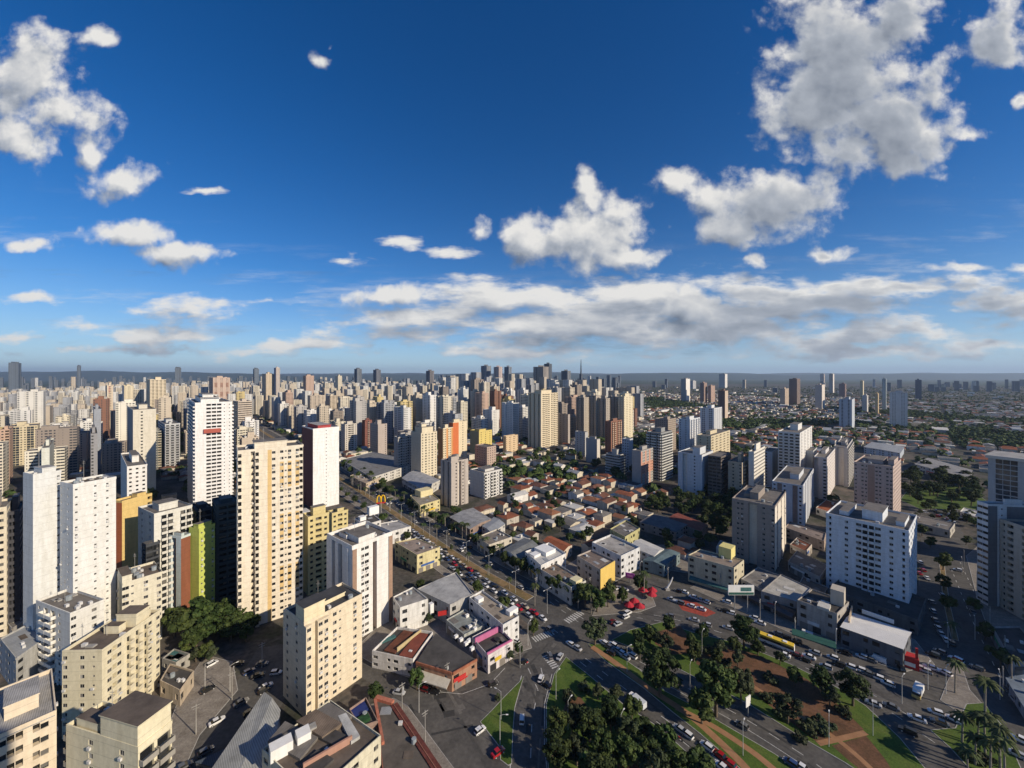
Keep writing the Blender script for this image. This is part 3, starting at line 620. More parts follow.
t8 = tower(T, 'cream tower with a taller plain shaft and a dark slate roof, beside the corner shops', A_, (285,304,362,626,718,36), (.70,.61,.46), (.68,.59,.45), '.w.w', 'Q.PP.wv..w.', hero=True, pent=[(.22,.17,.42,.33,5.2),(.66,.62,.5,.42,1.2)], ref='cream tower with the plain shaft', roof=roofing((.06,.062,.068), 'slate_roof'), pentcol=(.74,.66,.46))
# --- towers over the avenue and the centre
tower(T, 'grey brown tower with pale vertical ribs and thin balconies, alone among low roofs', A_, (441,451,468,463,508,45), (.46,.41,.37), (.62,.56,.49), '.N.', 'pwNwp', pent=[(.3,.3,.3,.4,4),(.6,.6,.25,.3,4)], ref='ribbed grey brown tower')
tower(T, 'small white block with stepped balconies behind the ribbed grey brown tower', A_, (470,484,502,474,499,45), (.62,.61,.59), (.66,.65,.62), '.', 'BwB', pent=[(.5,.5,.5,.5,2)], ref='small white stepped block')
tower(T, 'cream tower with close rows of windows and a white crown of tanks', A_, (411,421,437,434,480,45), (.70,.62,.46), (.64,.56,.42), ',,', 'wWwWw', pent=[(.5,.5,.7,.7,6),(.5,.4,.3,.3,9)], ref='cream tower with the white crown')
tower(T, 'grey tower with a flat stepped top next to the cream tower with the white crown', A_, (394,398,412,438,475,45), (.42,.40,.38), (.36,.34,.33), 'w.', 'wRw', ref='grey stepped-top tower')
tower(T, 'cream tower with an orange-tinted stair edge, paired with the bright orange one', A_, (438,443,453,429,467,45), (.70,.60,.42), (.60,.28,.10), ',', 'wwa')
tower(T, 'cream tower with one bright orange full-height panel', A_, (449,453,467,423,464,45), (.70,.60,.42), (.60,.17,.06), 'a', 'aa.w.', ref='bright orange panelled tower', pent=[(.4,.3,.5,.4,4)])
tower(T, 'olive and lemon yellow stepped block', A_, (470,479,492,432,456,45), (.66,.53,.18), (.40,.36,.20), ',', '.w.', ref='lemon yellow block', pent=[(.3,.3,.5,.5,3)])
tower(T, 'dull pink block in front of the lemon yellow block', A_, (475,487,496,448,467,45), (.48,.37,.31), (.5,.42,.36), 'w', 'ww', pent=[])
tower(T, 'little peach block among trees, sunlit end', A_, (503,506,518,437,453,45), (.66,.50,.32), (.6,.47,.3), '.', 'w.w', pent=[])
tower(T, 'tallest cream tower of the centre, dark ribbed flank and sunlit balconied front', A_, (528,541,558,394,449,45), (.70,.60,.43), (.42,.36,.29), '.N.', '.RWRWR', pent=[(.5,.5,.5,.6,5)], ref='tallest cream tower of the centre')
tower(T, 'plain grey brown slab beside the tallest cream tower', A_, (558,568,570,415,445,45), (.40,.35,.31), None, 'w.', '.', pent=[])
for k, (a, b, c, yt, yb) in enumerate(((576,584,589,398,441),(587,596,601,396,440),(597,606,610,399,441),(608,617,622,397,439))):
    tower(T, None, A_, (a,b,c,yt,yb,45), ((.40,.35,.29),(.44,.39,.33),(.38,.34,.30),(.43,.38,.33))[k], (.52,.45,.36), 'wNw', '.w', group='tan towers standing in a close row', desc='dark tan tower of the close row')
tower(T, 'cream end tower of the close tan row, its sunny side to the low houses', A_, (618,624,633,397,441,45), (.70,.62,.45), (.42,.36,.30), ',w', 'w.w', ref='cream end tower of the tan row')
tower(T, 'grey lower block before the close tan row', A_, (575,585,588,433,457,45), (.44,.44,.44), (.55,.53,.5), 'w.', '.', pent=[])
tower(T, 'plain grey block with a thin pale edge beside the brick brown tower', A_, (586,597,600,440,464,45), (.40,.39,.38), (.60,.56,.5), '.', ',', pent=[(.5,.5,.5,.4,3)])
tower(T, 'brick brown tower with cream balcony strips', A_, (605,611,622,422,455,45), (.26,.13,.09), (.58,.48,.36), '.w', '.B.B.', ref='brick brown tower', par=(.58,.48,.36))
tower(T, 'rounded block banded with white balcony strips', A_, (606,619,626,456,478,45), (.42,.42,.41), (.66,.65,.62), 'HHH', 'B', ref='white banded round block')
tower(T, 'grey and salmon pink stepped tower', A_, (632,641,653,452,486,45), (.40,.38,.36), (.56,.30,.22), '.', ',xx', ref='salmon pink stepped tower')
tower(T, 'slim bluish white tower behind the salmon pink one', A_, (622,629,633,440,472,45), (.50,.53,.57), (.66,.64,.6), 'w', '.', pent=[])
tower(T, 'grey tower covered with irregular white projecting balconies', A_, (647,661,672,434,481,45), (.30,.31,.31), (.66,.66,.63), 'BRB', 'BB', ref='tower of irregular white balconies')
tower(T, 'brown tower with a paler crown behind the irregular balconies', A_, (655,668,676,420,452,45), (.36,.30,.25), (.5,.45,.38), 'w', 'w')
tower(T, 'white cross-shaped tower with a bright sunlit edge', A_, (679,690,700,420,462,45), (.62,.64,.67), (.76,.74,.7), '.w', '.P.', ref='white cross-shaped tower', par=(.7,.7,.7))
tower(T, 'white tower with two dark window stripes, behind the cross-shaped one', A_, (700,714,722,409,452,45), (.66,.67,.69), (.10,.11,.13), '.RR.', '.,.', ref='white tower with dark window stripes')
tower(T, 'cream block crowned by a small tower, below the dark striped white one', A_, (697,711,730,437,475,45), (.62,.54,.38), (.45,.38,.30), '.w.', 'wRw.', ref='cream block with the small crown')
tower(T, 'white slab with a blank bluish flank and taller shaft', A_, (678,702,713,456,500,45), (.60,.63,.67), (.76,.75,.72), '.w.N.', '..', pent=[(.3,.4,.3,.5,6)], ref='white slab with the blank bluish flank')
tower(T, 'dark brown and teal slab squeezed between two pale towers', A_, (708,721,731,458,503,45), (.15,.13,.12), (.10,.16,.17), 'R', 'H', pent=[])
tower(T, 'tan tower with a turret and ornate cornice', A_, (728,742,752,464,506,45), (.48,.40,.30), (.62,.54,.42), 'w.', '.BB.', ref='tan tower with the turret', pent=[(.35,.35,.25,.25,7)])
tower(T, 'white tower whose sunlit face shows slanting rows of windows', A_, (750,754,765,453,507,45), (.72,.69,.62), (.6,.58,.54), '.', 'WW', ref='white tower by the ornate tan one')
tower(T, 'narrow grey and white striped tower', A_, (763,772,778,453,492,45), (.45,.46,.48), (.7,.69,.66), '.R', ',.', pent=[])
t9 = tower(T, 'grey brown tower with paired window columns and one bright sunlit edge strip', A_, (732,775,786,508,572,43), (.31,.265,.235), (.72,.67,.58), 'w.w.NN.ww.', ',,w,', hero=True, pent=[(.55,.5,.2,.5,4),(.75,.5,.15,.4,2)], ref='grey brown tower with the bright edge', roof=ROOFGREY)  # accent paints the sunlit end strip far lighter than the other walls
tower(T, 'curved tower with full-width white balcony bands and bright white end piers', A_, (778,800,819,434,497,45), (.68,.67,.65), (.50,.49,.48), 'BBBB', '..,R..', ref='curved tower of balcony bands', par=(.6,.6,.6))
tower(T, 'blank grey slab before the curved tower of balcony bands', A_, (803,813,817,452,491,45), (.44,.46,.48), (.7,.68,.64), '.', ',', pent=[])
tower(T, 'white and pale pink tower with square windows', A_, (814,827,836,459,500,45), (.62,.60,.60), (.70,.60,.54), 'W,N', ',ww', ref='white and pale pink tower')
tower(T, 'greyish tower with pale balconies stacked on its sunny corner', A_, (834,847,855,448,487,45), (.48,.46,.45), (.70,.66,.6), '.NN.', 'B', ref='greyish tower with corner balconies')
tower(T, 'bluish white stepped tower with dark slots', A_, (772,803,817,487,530,43), (.56,.59,.64), (.46,.36,.32), 'wN.wNw', '.N.', pent=[(.4,.5,.3,.4,4)], ref='bluish white stepped tower')
t10 = tower(T, 'pinkish tan tower with even rows of square windows, beside the wooded park', A_, (854,893,901,468,523,51), (.50,.40,.36), (.36,.25,.20), 'ww.ww,,ww.w', 'w', hero=True, pent=[(.5,.5,.4,.5,3),(.1,.5,.15,.5,4)], ref='pinkish tan tower', par=(.5,.4,.36))
t11 = tower(T, 'broad bluish white apartment block with slotted balconies at both ends', A_, (826,909,917,533,617,51), (.66,.70,.76), (.60,.63,.68), 'R.w.WBBW.w..R', 'R.', hero=True, pent=[(.45,.5,.25,.5,4.5),(.12,.5,.1,.5,2.0),(.8,.5,.12,.6,2.0)], ref='broad bluish white block', par=(.66,.69,.73))
# --- the edge of the picture, to the east
tower('office_tower', 'dark glass office tower with a pale projecting roof slab', 'office tower', (988,1026,1045,462,572,60), (.42,.43,.44), (.20,.22,.25), '.LLL.', 'LL', maxlen=(60,22), pent=[(.5,.5,1.12,1.12,1.4)], ref='dark glass tower with the pale roof slab', pentcol=(.60,.60,.58), roof=ROOFPALE)
tower('office_tower', 'dark office tower whose narrow side is striped in white bands', 'office tower', (977,988,1045,506,606,97), (.60,.62,.64), (.14,.15,.17), 'H', ',v,,v,', maxlen=(22,40), pent=[(.3,.5,.2,.3,3)], ref='white banded dark office tower', bw=3)
tower(T, 'beige tower with deep balconies cut by the picture edge', A_, (1000,1045,1080,536,632,100), (.44,.40,.34), (.5,.46,.4), 'RwR.Rw', 'R', pent=[(.3,.5,.4,.5,4)], ref='beige tower at the picture edge', hero=False)
# --- towers out on the plain
for (xl, xc, xr, yt, yb, wc, ac, pl, pr, lab, rf) in (
    (839,852,856,400,430,(.46,.50,.56),(.05,.07,.12),'.R.','.','pale blue tower with a dark glass stripe down its middle','pale blue tower with the dark stripe'),
    (890,907,915,392,426,(.55,.55,.56),(.76,.74,.7),'.ww.',',.','broad pale grey tower with one white sunlit end','broad pale grey tower with the white end'),
    (789,797,804,379,405,(.22,.17,.15),(.46,.34,.27),'.','w','dark brown tower standing above the wooded houses','dark brown tower above the houses'),
    (780,785,791,389,406,(.5,.4,.32),(.6,.5,.42),'.','w','low pinkish tower at the side of the dark brown one',None),
    (815,822,831,385,410,(.55,.46,.4),(.76,.73,.68),'.',',.','white and pink tower far out among trees','white and pink far tower'),
    (820,824,828,374,386,(.5,.42,.36),None,'.','w','slim distant tower peeking over the white and pink one',None),
    (829,833,838,374,393,(.48,.42,.36),(.7,.65,.6),'.',',','distant brown and white slim tower',None),
    (839,845,851,384,398,(.24,.17,.16),(.4,.26,.22),'.','w','reddish brown low tower far out',None),
    (860,863,868,381,397,(.66,.54,.32),(.72,.64,.5),'.','.,','bright yellow and cream distant pair',None),
    (882,886,891,379,412,(.42,.48,.5),None,'w','w','slim greenish grey tower behind the broad pale grey one',None),
    (875,878,885,394,416,(.58,.44,.26),(.7,.64,.55),'.','w','peach block at the foot of the pale grey tower',None),
    (862,867,873,396,413,(.62,.6,.57),None,'.','w','small white block near the pale blue tower',None),
    (915,921,926,380,399,(.09,.12,.17),None,'w','w','dark navy tower standing alone near the skyline','dark navy lone tower'),
    (681,686,690,379,402,(.40,.38,.36),(.76,.74,.7),'.',',','white and grey tower in the wooded suburb','white and grey suburb tower'),
    (700,704,707,383,403,(.36,.26,.22),None,'w','w','brown twin tower in the suburb, the taller of the pair',None),
    (708,711,715,386,403,(.46,.33,.27),None,'w','w','pinkish brown twin tower, shorter of the suburb pair',None),
    (719,725,728,374,388,(.42,.43,.42),(.7,.68,.64),'.',',','far grey tower with a white edge and a mast',None),
    (718,725,728,391,420,(.22,.15,.13),(.55,.45,.36),'w',',','reddish dark tower with one pale edge','reddish dark tower with the pale edge'),
    (690,693,697,381,389,(.5,.5,.5),None,'w','w','small far grey tower beside the white and grey one',None)):
    tower(T, lab, A_, (xl, xc, xr, yt, yb, 45), wc, ac, pl, pr, ref=rf)
# --- towers of the crowded west side that can be told apart
for (xl, xc, xr, yt, yb, wc, ac, pl, pr, lab, rf) in (
    (122,133,156,411,500,(.64,.60,.51),(.30,.30,.31),',','.w..','broad cream slab with a shade-painted dark end and sparse windows','broad cream slab with the dark end'),  # dark accent puts the shade on the end wall into its colour
    (105,127,147,468,532,(.74,.72,.69),(.33,.09,.08),'wwww','www','white tower with a red-brown band under its roof','white tower with the red-brown roof band'),
    (16,47,54,440,492,(.64,.66,.60),(.4,.42,.4),'.....','.','plain greenish white block wider than tall','greenish white wide block'),
    (77,90,96,428,482,(.28,.28,.30),(.55,.45,.36),'RwR','w.','dark balconied tower with a thin peach edge','dark balconied tower'),
    (90,94,101,410,470,(.30,.32,.36),(.62,.58,.5),',','.','narrow dark slab behind the dark balconied tower',None),
    (100,107,113,386,440,(.62,.52,.40),(.56,.32,.25),'w','.xw.','tall cream tower with a pinkish panelled front','tall cream tower with the pinkish front'),
    (144,150,166,380,430,(.70,.60,.44),(.62,.50,.32),'w','wRwR','cluster of tall cream shafts with a stepped top','tall cream stepped shafts'),
    (118,124,134,386,420,(.66,.58,.42),(.42,.44,.47),',','w.w','cream tower with a grey blue side out in the crowd',None),
    (209,213,230,378,420,(.52,.40,.33),(.36,.22,.17),'w','.xx.','pinkish tower with a brown striped front rising behind the tall white red-banded tower','pinkish brown striped tower'),
    (233,238,252,402,455,(.54,.46,.38),(.4,.34,.3),'H','HH','horizontally banded beige tower','banded beige tower'),
    (236,245,259,422,456,(.74,.73,.72),(.5,.5,.5),'ww','wNw','small clean white block in front of the banded beige tower',None),
    (262,266,274,374,415,(.60,.50,.38),(.5,.42,.34),'w','ww','beige slim tower paired with the glass-fronted mast tower',None),
    (274,276,280,368,415,(.50,.44,.40),(.10,.18,.32),',','w','slimmest tower with a pointed mast','slim tower with the mast'),
    (303,306,314,376,415,(.50,.36,.29),(.6,.5,.4),'w','ww','pink tower with a flat white cap','pink tower with the white cap'),
    (308,312,325,396,425,(.62,.53,.42),(.5,.43,.35),'w','wRw','broad beige tower before the pink white-capped one','broad beige tower'),
    (326,330,337,396,422,(.60,.51,.40),(.5,.43,.35),'w','RwR','beige balconied tower beside the broad beige tower',None),
    (335,338,342,376,402,(.64,.58,.46),None,'w','w','cream tower with an antenna',None),
    (341,345,357,425,452,(.56,.52,.46),(.42,.39,.36),'w','wRRw','pale brown tower with a stepped white top behind the white slab','pale brown tower with a stepped top'),
    (362,365,372,421,447,(.24,.10,.08),(.4,.3,.25),'w','wBw','dark red tower with pale balcony lines','dark red tower'),
    (370,378,387,425,456,(.44,.38,.34),(.50,.12,.10),'w','..w','grey brown tower with a red roof box','grey brown tower with the red roof box'),
    (150,153,162,432,470,(.30,.30,.28),(.5,.46,.36),'H','HB','dark terraced tower under construction colours behind the cream slab',None),
    (158,165,180,425,470,(.52,.53,.54),(.40,.41,.43),'H','BBB','grey white tower with rounded balconies by the red-banded tower','grey white round balcony tower'),
    (0,4,13,428,480,(.52,.36,.27),(.6,.5,.4),'w','wR','terracotta pink block cut by the picture edge','terracotta pink edge block'),
    (8,12,40,425,462,(.60,.52,.36),(.2,.24,.3),'w','wLLw','beige block with a bluish glazed middle','beige block with glazed middle'),
    (-30,-22,12,505,640,(.64,.57,.44),(.4,.36,.3),'w','wRw','cream tower at the very edge, cut off','cream tower at the very edge'),
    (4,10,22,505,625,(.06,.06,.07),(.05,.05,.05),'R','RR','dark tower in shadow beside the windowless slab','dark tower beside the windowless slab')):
    tower(T, lab, A_, (xl, xc, xr, yt, yb, 42), wc, ac, pl, pr, ref=rf)
# ------------------------------------------------------------------ low buildings along the avenue and round the junction
TERRA = roofing((.34, .105, .045), 'terracotta_tiles', 2.2, .3); TERRADARK = roofing((.19, .07, .04), 'old_terracotta_tiles', 2.2, .35)
FIBRE = roofing((.20, .185, .17), 'fibre_cement_roof', 1.6, .3); ZINC = roofing((.36, .38, .40), 'zinc_roof', 1.4, .22); WHITEROOF = roofing((.62, .61, .58), 'white_roof', 1.0, .18)
DARKROOF = roofing((.075, .07, .066), 'dark_felt_roof'); BRICKRED = roofing((.26, .075, .05), 'red_tin_roof', 1.8, .25)
def lowrise(name, label, quad, h, wall, roof=None, rise=0.0, cat='shop', ref=None, par=.6, bays=True, accent=None, extra=None, win=GLASS, dz=0.0, fl=3.2):
    """a low building from the picture positions of its four roof corners at height h"""
    P = [G(px, py, h) for px, py in quad]
    a = sum(P[i].x*P[(i+1) % 4].y-P[(i+1) % 4].x*P[i].y for i in range(4))
    if a < 0: P.reverse()
    c = sum(P, Vector((0, 0)))/4
    root = thing(name, label, cat, (c.x, c.y, 0)); P = [p-c for p in P]
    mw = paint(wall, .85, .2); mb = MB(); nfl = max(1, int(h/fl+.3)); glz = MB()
    for i in range(4):
        p, q = P[i], P[(i+1) % 4]; d = q-p; L_ = d.length
        if L_ < .5: continue
        u = d/L_; nv = Vector((u.y, -u.x))
        pat = 'W.w' if L_ > 8 else 'w'
        if not bays: pat = '.'
        facade(mb, p, u, nv, L_, 0, h, pat, h/nfl, mw, mw, None, 3.4)
        if par:
            t = .22
            mb.face([(*p, h), (*q, h), (*q, h+par), (*p, h+par)], mw)
            mb.face([(*(p-nv*t), h+.02), (*(q-nv*t), h+.02), (*(q-nv*t), h+par), (*(p-nv*t), h+par)], mw)
            mb.face([(*p, h+par), (*q, h+par), (*(q-nv*t), h+par), (*(p-nv*t), h+par)], mw)
    mb.build('wall', root)
    rb = MB(); rm = roof or FIBRE
    ins = [p*.985 for p in P] if par else [p*1.03 for p in P]
    if rise:
        # ridge along the longer axis
        if (P[1]-P[0]).length+(P[3]-P[2]).length < (P[2]-P[1]).length+(P[0]-P[3]).length: ins = ins[1:]+ins[:1]
        r0, r1 = (ins[0]+ins[3])/2, (ins[1]+ins[2])/2; z0 = h+.03
        A0, A1, A2, A3 = [(*p, z0) for p in ins]; K0, K1 = (*r0, z0+rise), (*r1, z0+rise)
        rb.face([A0, A1, K1, K0], rm); rb.face([A2, A3, K0, K1], rm); rb.face([A1, A2, K1], mw); rb.face([A3, A0, K0], mw); rb.face([A3, A2, A1, A0], rm)
    else: rb.prism([(*p,) for p in ins], h-.2, h+.03, rm)
    ro = rb.build('roof', root)
    rc = random.Random(int(abs(c.x)*13+c.y*3))
    if not rise:
        for k in range(rc.randint(2, 6)):
            a, b = rc.uniform(.12,.88), rc.uniform(.12,.88); q = (P[0]*(1-a)+P[1]*a)*(1-b)+(P[3]*(1-a)+P[2]*a)*b
            u0 = (P[1]-P[0]).normalized(); m3 = MB(); kd = rc.choice(('air_conditioner','water_tank','roof_patch','roof_patch'))
            if kd == 'water_tank': m3.tube([(q.x,q.y,h+.04),(q.x,q.y,h+1.3)], .75, .7, paint((.30,.34,.37),.5,.1,name='blue_tank'), 8)
            elif kd == 'roof_patch': m3.box(q, rc.uniform(2,4.5), rc.uniform(1.5,3), h+.04, h+.16, rc.choice((ZINC,FIBRE,WHITEROOF,ROOFBROWN)), math.atan2(u0.y,u0.x))
            else: m3.box(q, 1.2, .8, h+.04, h+.9, paint((.6,.6,.6),.5,.1,name='unit_casing'), math.atan2(u0.y,u0.x))
            m3.build(kd, ro)
    if cat in ('shop', 'office block', 'warehouse', 'shop house', 'hall') and rc.random() < .75:
        for i in range(4):
            p, q = P[i], P[(i+1) % 4]; d = q-p; L_ = d.length
            if L_ < 6: continue
            u = d/L_; nv = Vector((u.y, -u.x)); mid = (p+q)/2+c
            if nv.dot(-mid) < 0 or rc.random() < .35: continue
            k0 = rc.uniform(.05, .3); k1 = k0+rc.uniform(.25, .6); a_, b_ = p+d*k0+nv*.14, p+d*min(.95, k1)+nv*.14; z = min(3.1, h*.6); m4 = MB()
            m4.prism([a_-nv*.1, b_-nv*.1, b_+nv*.12, a_+nv*.12], z, z+rc.uniform(.8, 1.3), paint(rc.choice(((.5,.04,.04),(.05,.12,.35),(.75,.74,.72),(.65,.45,.05),(.04,.25,.12),(.1,.1,.1))), .5, .08, name='sign_enamel')); m4.build('signboard', root)
            k0 = .1
            for s_ in range(int(L_/4.5)):
                x0 = p+u*(1+s_*4.5)+nv*.05; m5 = MB(); m5.prism([x0-nv*.04, x0+u*2.8-nv*.04, x0+u*2.8+nv*.06, x0+nv*.06], .15, 2.7, rc.choice((SHUTTER, DARKM, SHUTTER))); m5.build('shop_door', root)
    if extra: extra(root, P, c, h)
    OCC.append((c.x, c.y, max(p.length for p in P)*.85+2))
    cx, cy = sum(q[0] for q in quad)/4, sum(q[1] for q in quad)/4
    if ref: LAND.append((ref, cx, cy+4))
    if not label: AUTO.append((root, None, cx, cy))
    return root
def rel(root, px, py, h):
    g = G(px, py, h); return Vector((g.x-root.location.x, g.y-root.location.y))
def pbox(root, name, px, py, h, sx, sy, hz, mat, az=45, z0=None, top=None):
    p = rel(root, px, py, h); mb = MB(); zb = h+.06 if z0 is None else z0
    mb.box(p, sx, sy, zb, zb+hz, mat, R(90-az), top); return mb.build(name, root)
def beam(root, name, a, b, h, w, hh, mat, z0=None):
    """a straight wall or fascia between two picture points at height h"""
    p, q = rel(root, *a, h), rel(root, *b, h); d = (q-p).normalized(); n = Vector((d.y, -d.x))*w/2; mb = MB(); z = h if z0 is None else z0
    mb.prism([p-n, q-n, q+n, p+n], z, z+hh, mat); return mb.build(name, root)

PINK = paint((.50, .15, .30), .6, .1, name='pink_paint'); REDM = paint((.45, .03, .03), .6, .1, name='red_paint'); YELL = paint((.75, .52, .05), .5, .08, name='yellow_paint')
ORANGEW = paint((.36, .14, .08), .8, .2, name='terracotta_wall'); AWNCRM = paint((.52, .49, .42), .8, .1, name='awning_canvas'); GREENM = paint((.035, .11, .085), .6, .1, name='green_paint')
WHITEM = paint((.78, .78, .77), .5, .06, name='white_paint'); TEAL = paint((.06, .16, .16), .7, .2, name='teal_paint')
def canopy(root, a, b, h, out, mat, name='awning'):
    p, q = rel(root, *a, h), rel(root, *b, h); d = (q-p).normalized(); n = Vector((d.y, -d.x))
    if n.y > 0: n = -n
    mb = MB(); A0, A1 = p, q; B0, B1 = p+n*out, q+n*out
    mb.face([(*A0, h), (*A1, h), (*B1, h-.9), (*B0, h-.9)], mat); mb.face([(*B0, h-.9), (*B1, h-.9), (*B1, h-1.25), (*B0, h-1.25)], mat)
    mb.face([(*A0, h-.06), (*B0, h-.96), (*B1, h-.96), (*A1, h-.06)], mat); mb.face([(*A0, h), (*B0, h-.9), (*B0, h-1.25)], mat); mb.face([(*A1, h), (*B1, h-.9), (*B1, h-1.25)], mat)
    return mb.build(name, root)
def roof_plant(root, spots, h):
    for (px, py) in spots:
        pbox(root, 'air_conditioner', px, py, h, 1.5, 1.1, 1.1, WHITEM)

# the block between the avenue and the corner
def ex(root, P, c, h):
    canopy(root, (415,668), (451,679), 4.4, 3.2, AWNCRM); beam(root, 'fascia', (416,664), (452,675), h, .4, .9, ORANGEW); beam(root, 'fascia', (453,675), (477,661), h, .4, .9, ORANGEW)
    canopy(root, (455,676), (474,664), 3.6, 2.0, REDM)
    roof_plant(root, ((466,645), (472,650), (461,641), (456,638), (469,642)), h)
lowrise('corner_shop', 'dark-roofed corner shop with terracotta fascia, cream awning and red awning', ((416,664),(452,675),(477,661),(436,634)), 6, (.42,.24,.16), DARKROOF, .4, ref='dark-roofed corner shop', extra=ex, par=0)
def ex(root, P, c, h):
    pbox(root, 'skylight', 388, 640, h, 6, 1.6, .5, TEAL, 52); beam(root, 'partition_wall', (397,652), (421,633), h, .3, 1.6, paint((.5,.4,.22))); 
    p = [rel(root, *q, h+.6) for q in ((399,655),(412,658),(428,634),(418,632))]; mb = MB(); mb.prism(p, h+.1, h+.6, BRICKRED); mb.build('tin_roof', root)
    p = [rel(root, *q, h+.5) for q in ((384,650),(395,653),(413,632),(404,630))]; mb = MB(); mb.prism(p, h+.1, h+.5, TERRADARK); mb.build('tin_roof', root)
lowrise('shop', 'low white shops with mixed dark and red tin roofs beside the corner shop', ((372,653),(413,662),(433,634),(397,629)), 5.5, (.72,.70,.68), DARKROOF, ref='low white shops with red tin roofs', extra=ex, par=1.0)
def ex(root, P, c, h):
    beam(root, 'back_parapet', (475,644), (500,631), h, .5, 2.2, PINK); beam(root, 'front_parapet', (487,657), (512,643), h, .45, 1.5, PINK); pbox(root, 'roof_vent', 497, 641, h, 2, 2, .8, DARKM)
lowrise('shop', 'shop with bright pink parapets and a black roof', ((472,639),(488,658),(513,643),(497,626)), 6, (.70,.66,.66), DARKROOF, ref='shop with pink parapets', extra=ex, par=.9)
lowrise('shop', 'low grey-green flat-roofed shed behind the shop with pink parapets', ((446,621),(464,636),(485,626),(465,610)), 5, (.40,.42,.40), roofing((.24,.26,.25),'painted_deck'), ref='grey-green flat roof', extra=lambda root,P,c,h: roof_plant(root, ((467,617),(475,630),(470,628)), h))
lowrise('shop', 'long white building with tan roof sheets and a lit white end wall', ((469,599),(503,627),(519,618),(482,592)), 9, (.70,.70,.70), roofing((.40,.34,.27),'tan_roof',1.1), ref='long white building with the tan roof', par=.9, extra=lambda root,P,c,h: (pbox(root,'water_tank',479,601,h,3,3,1.6,WHITEM), pbox(root,'stair_head',512,613,h,5,2.5,1.8,WHITEM)))
lowrise('warehouse', 'large pale grey sheet-roofed warehouse with a white chimney block', ((417,590),(450,606),(473,595),(456,573)), 8.5, (.46,.45,.43), roofing((.46,.46,.45),'grey_sheet_roof',.9,.3), .8, cat='warehouse', ref='large pale grey warehouse roof', extra=lambda root,P,c,h: (pbox(root,'chimney_block',431,602,h,1.8,1.8,5,WHITEM,45,3), beam(root,'red_sign_wall',(438,606),(449,604),h,.3,2,REDM,4)))
lowrise('office_block', 'white three-storey block with small square windows beside the warehouse', ((393,598),(400,609),(428,600),(413,588)), 11, (.74,.73,.70), roofing((.26,.25,.24),'grey_felt_roof'), cat='office block', ref='white three-storey block with square windows')
lowrise('office_block', 'pale yellow block with a brown flat roof and four dark front windows', ((395,543),(417,556),(440,548),(416,539)), 10, (.68,.60,.34), roofing((.30,.24,.20),'pink_brown_roof'), cat='office block', ref='pale yellow block with the brown roof')
lowrise('office_block', 'stepped white block with a tall stair wall by the avenue', ((355,519),(364,526),(381,521),(372,514)), 13, (.72,.71,.69), DARKROOF, cat='office block', ref='stepped white block by the avenue', extra=lambda root,P,c,h: (pbox(root,'stair_tower',373,514,h,7,4,5.5,WHITEM), pbox(root,'penthouse',362,520,h,4,4,2.5,WHITEM)))
lowrise('shop', 'long low white building with black square windows beside the pale yellow block', ((346,530),(358,541),(411,527),(398,521)), 8, (.74,.73,.71), roofing((.34,.33,.32),'patched_roof'), ref='long low white building', extra=lambda root,P,c,h: (pbox(root,'penthouse',352,528,h,6,4,2.4,paint((.62,.52,.42))), pbox(root,'penthouse',366,534,h,5,5,2.0,WHITEM)))
# the building just below the camera and its neighbours
def ex(root, P, c, h):
    for (a, b, c_, d, z, m) in (((268,742),(300,760),(318,738),(285,722),.5,FIBRE),((296,722),(322,738),(342,724),(316,710),.9,roofing((.22,.17,.13),'rust_brown_sheet',1.3)),((312,714),(336,728),(352,717),(330,703),.5,FIBRE),((318,738),(338,748),(350,738),(330,728),.4,DARKROOF),((300,766),(316,776),(334,760),(318,750),.5,DARKROOF)):
        mb = MB(); p = [rel(root, *q, h+z) for q in (a, b, c_, d)]; mb.prism(p, h+.06, h+z+.3, m); mb.build('roof_sheet', root)
    mb = MB(); p = [rel(root, *q, h+.8) for q in ((338,716),(346,713),(360,736),(351,742))]; mb.prism(p, h+.06, h+.9, roofing((.55,.55,.53),'corrugated_white',4)); mb.build('roof_sheet', root)
    beam(root, 'fascia', (303,771), (352,742), h, .5, 1.8, paint((.42,.24,.18), name='brown_pink_fascia'))
    pbox(root, 'stair_head', 303, 741, h, 3.2, 3.2, 2.6, WHITEM, 50); pbox(root, 'water_tank', 312, 732, h, 2, 2, 1.6, CONCRETE, 50); pbox(root, 'stair_head', 281, 754, h, 5, 3, 3.0, WHITEM, 50)
    mb = MB(); p = rel(root, 352, 735, h-2)
lowrise('shop_house', 'jumbled brown sheet roofs and a cream end wall below the cream shaft tower', ((262,752),(312,800),(381,738),(330,702)), 13, (.68,.64,.50), ROOFBROWN, cat='shop house', ref='jumbled brown sheet roofs', extra=ex, par=.8)
lowrise('terrace', 'roof terrace block with a blue pool cover and potted shrubs', ((349,712),(360,730),(378,724),(366,700)), 6, (.34,.24,.2), roofing((.12,.10,.09),'terrace_deck'), cat='terrace', par=1.0, extra=lambda root,P,c,h: (pbox(root,'pool_cover',358,711,h,5.5,4,.3,paint((.012,.03,.16),.4,.05,name='blue_tarpaulin'),50), pbox(root,'planter',364,721,h,3,2.4,1.0,paint((.02,.07,.025),.9,.3,name='planter_green'),50)))
lowrise('warehouse', 'pale grey gabled shed between the dark street and the brown sheet roofs', ((264,693),(280,711),(262,800),(208,775)), 8, (.36,.35,.34), roofing((.40,.41,.40),'weathered_zinc',.9,.25), .9, cat='warehouse', ref='pale grey gabled shed', par=0)
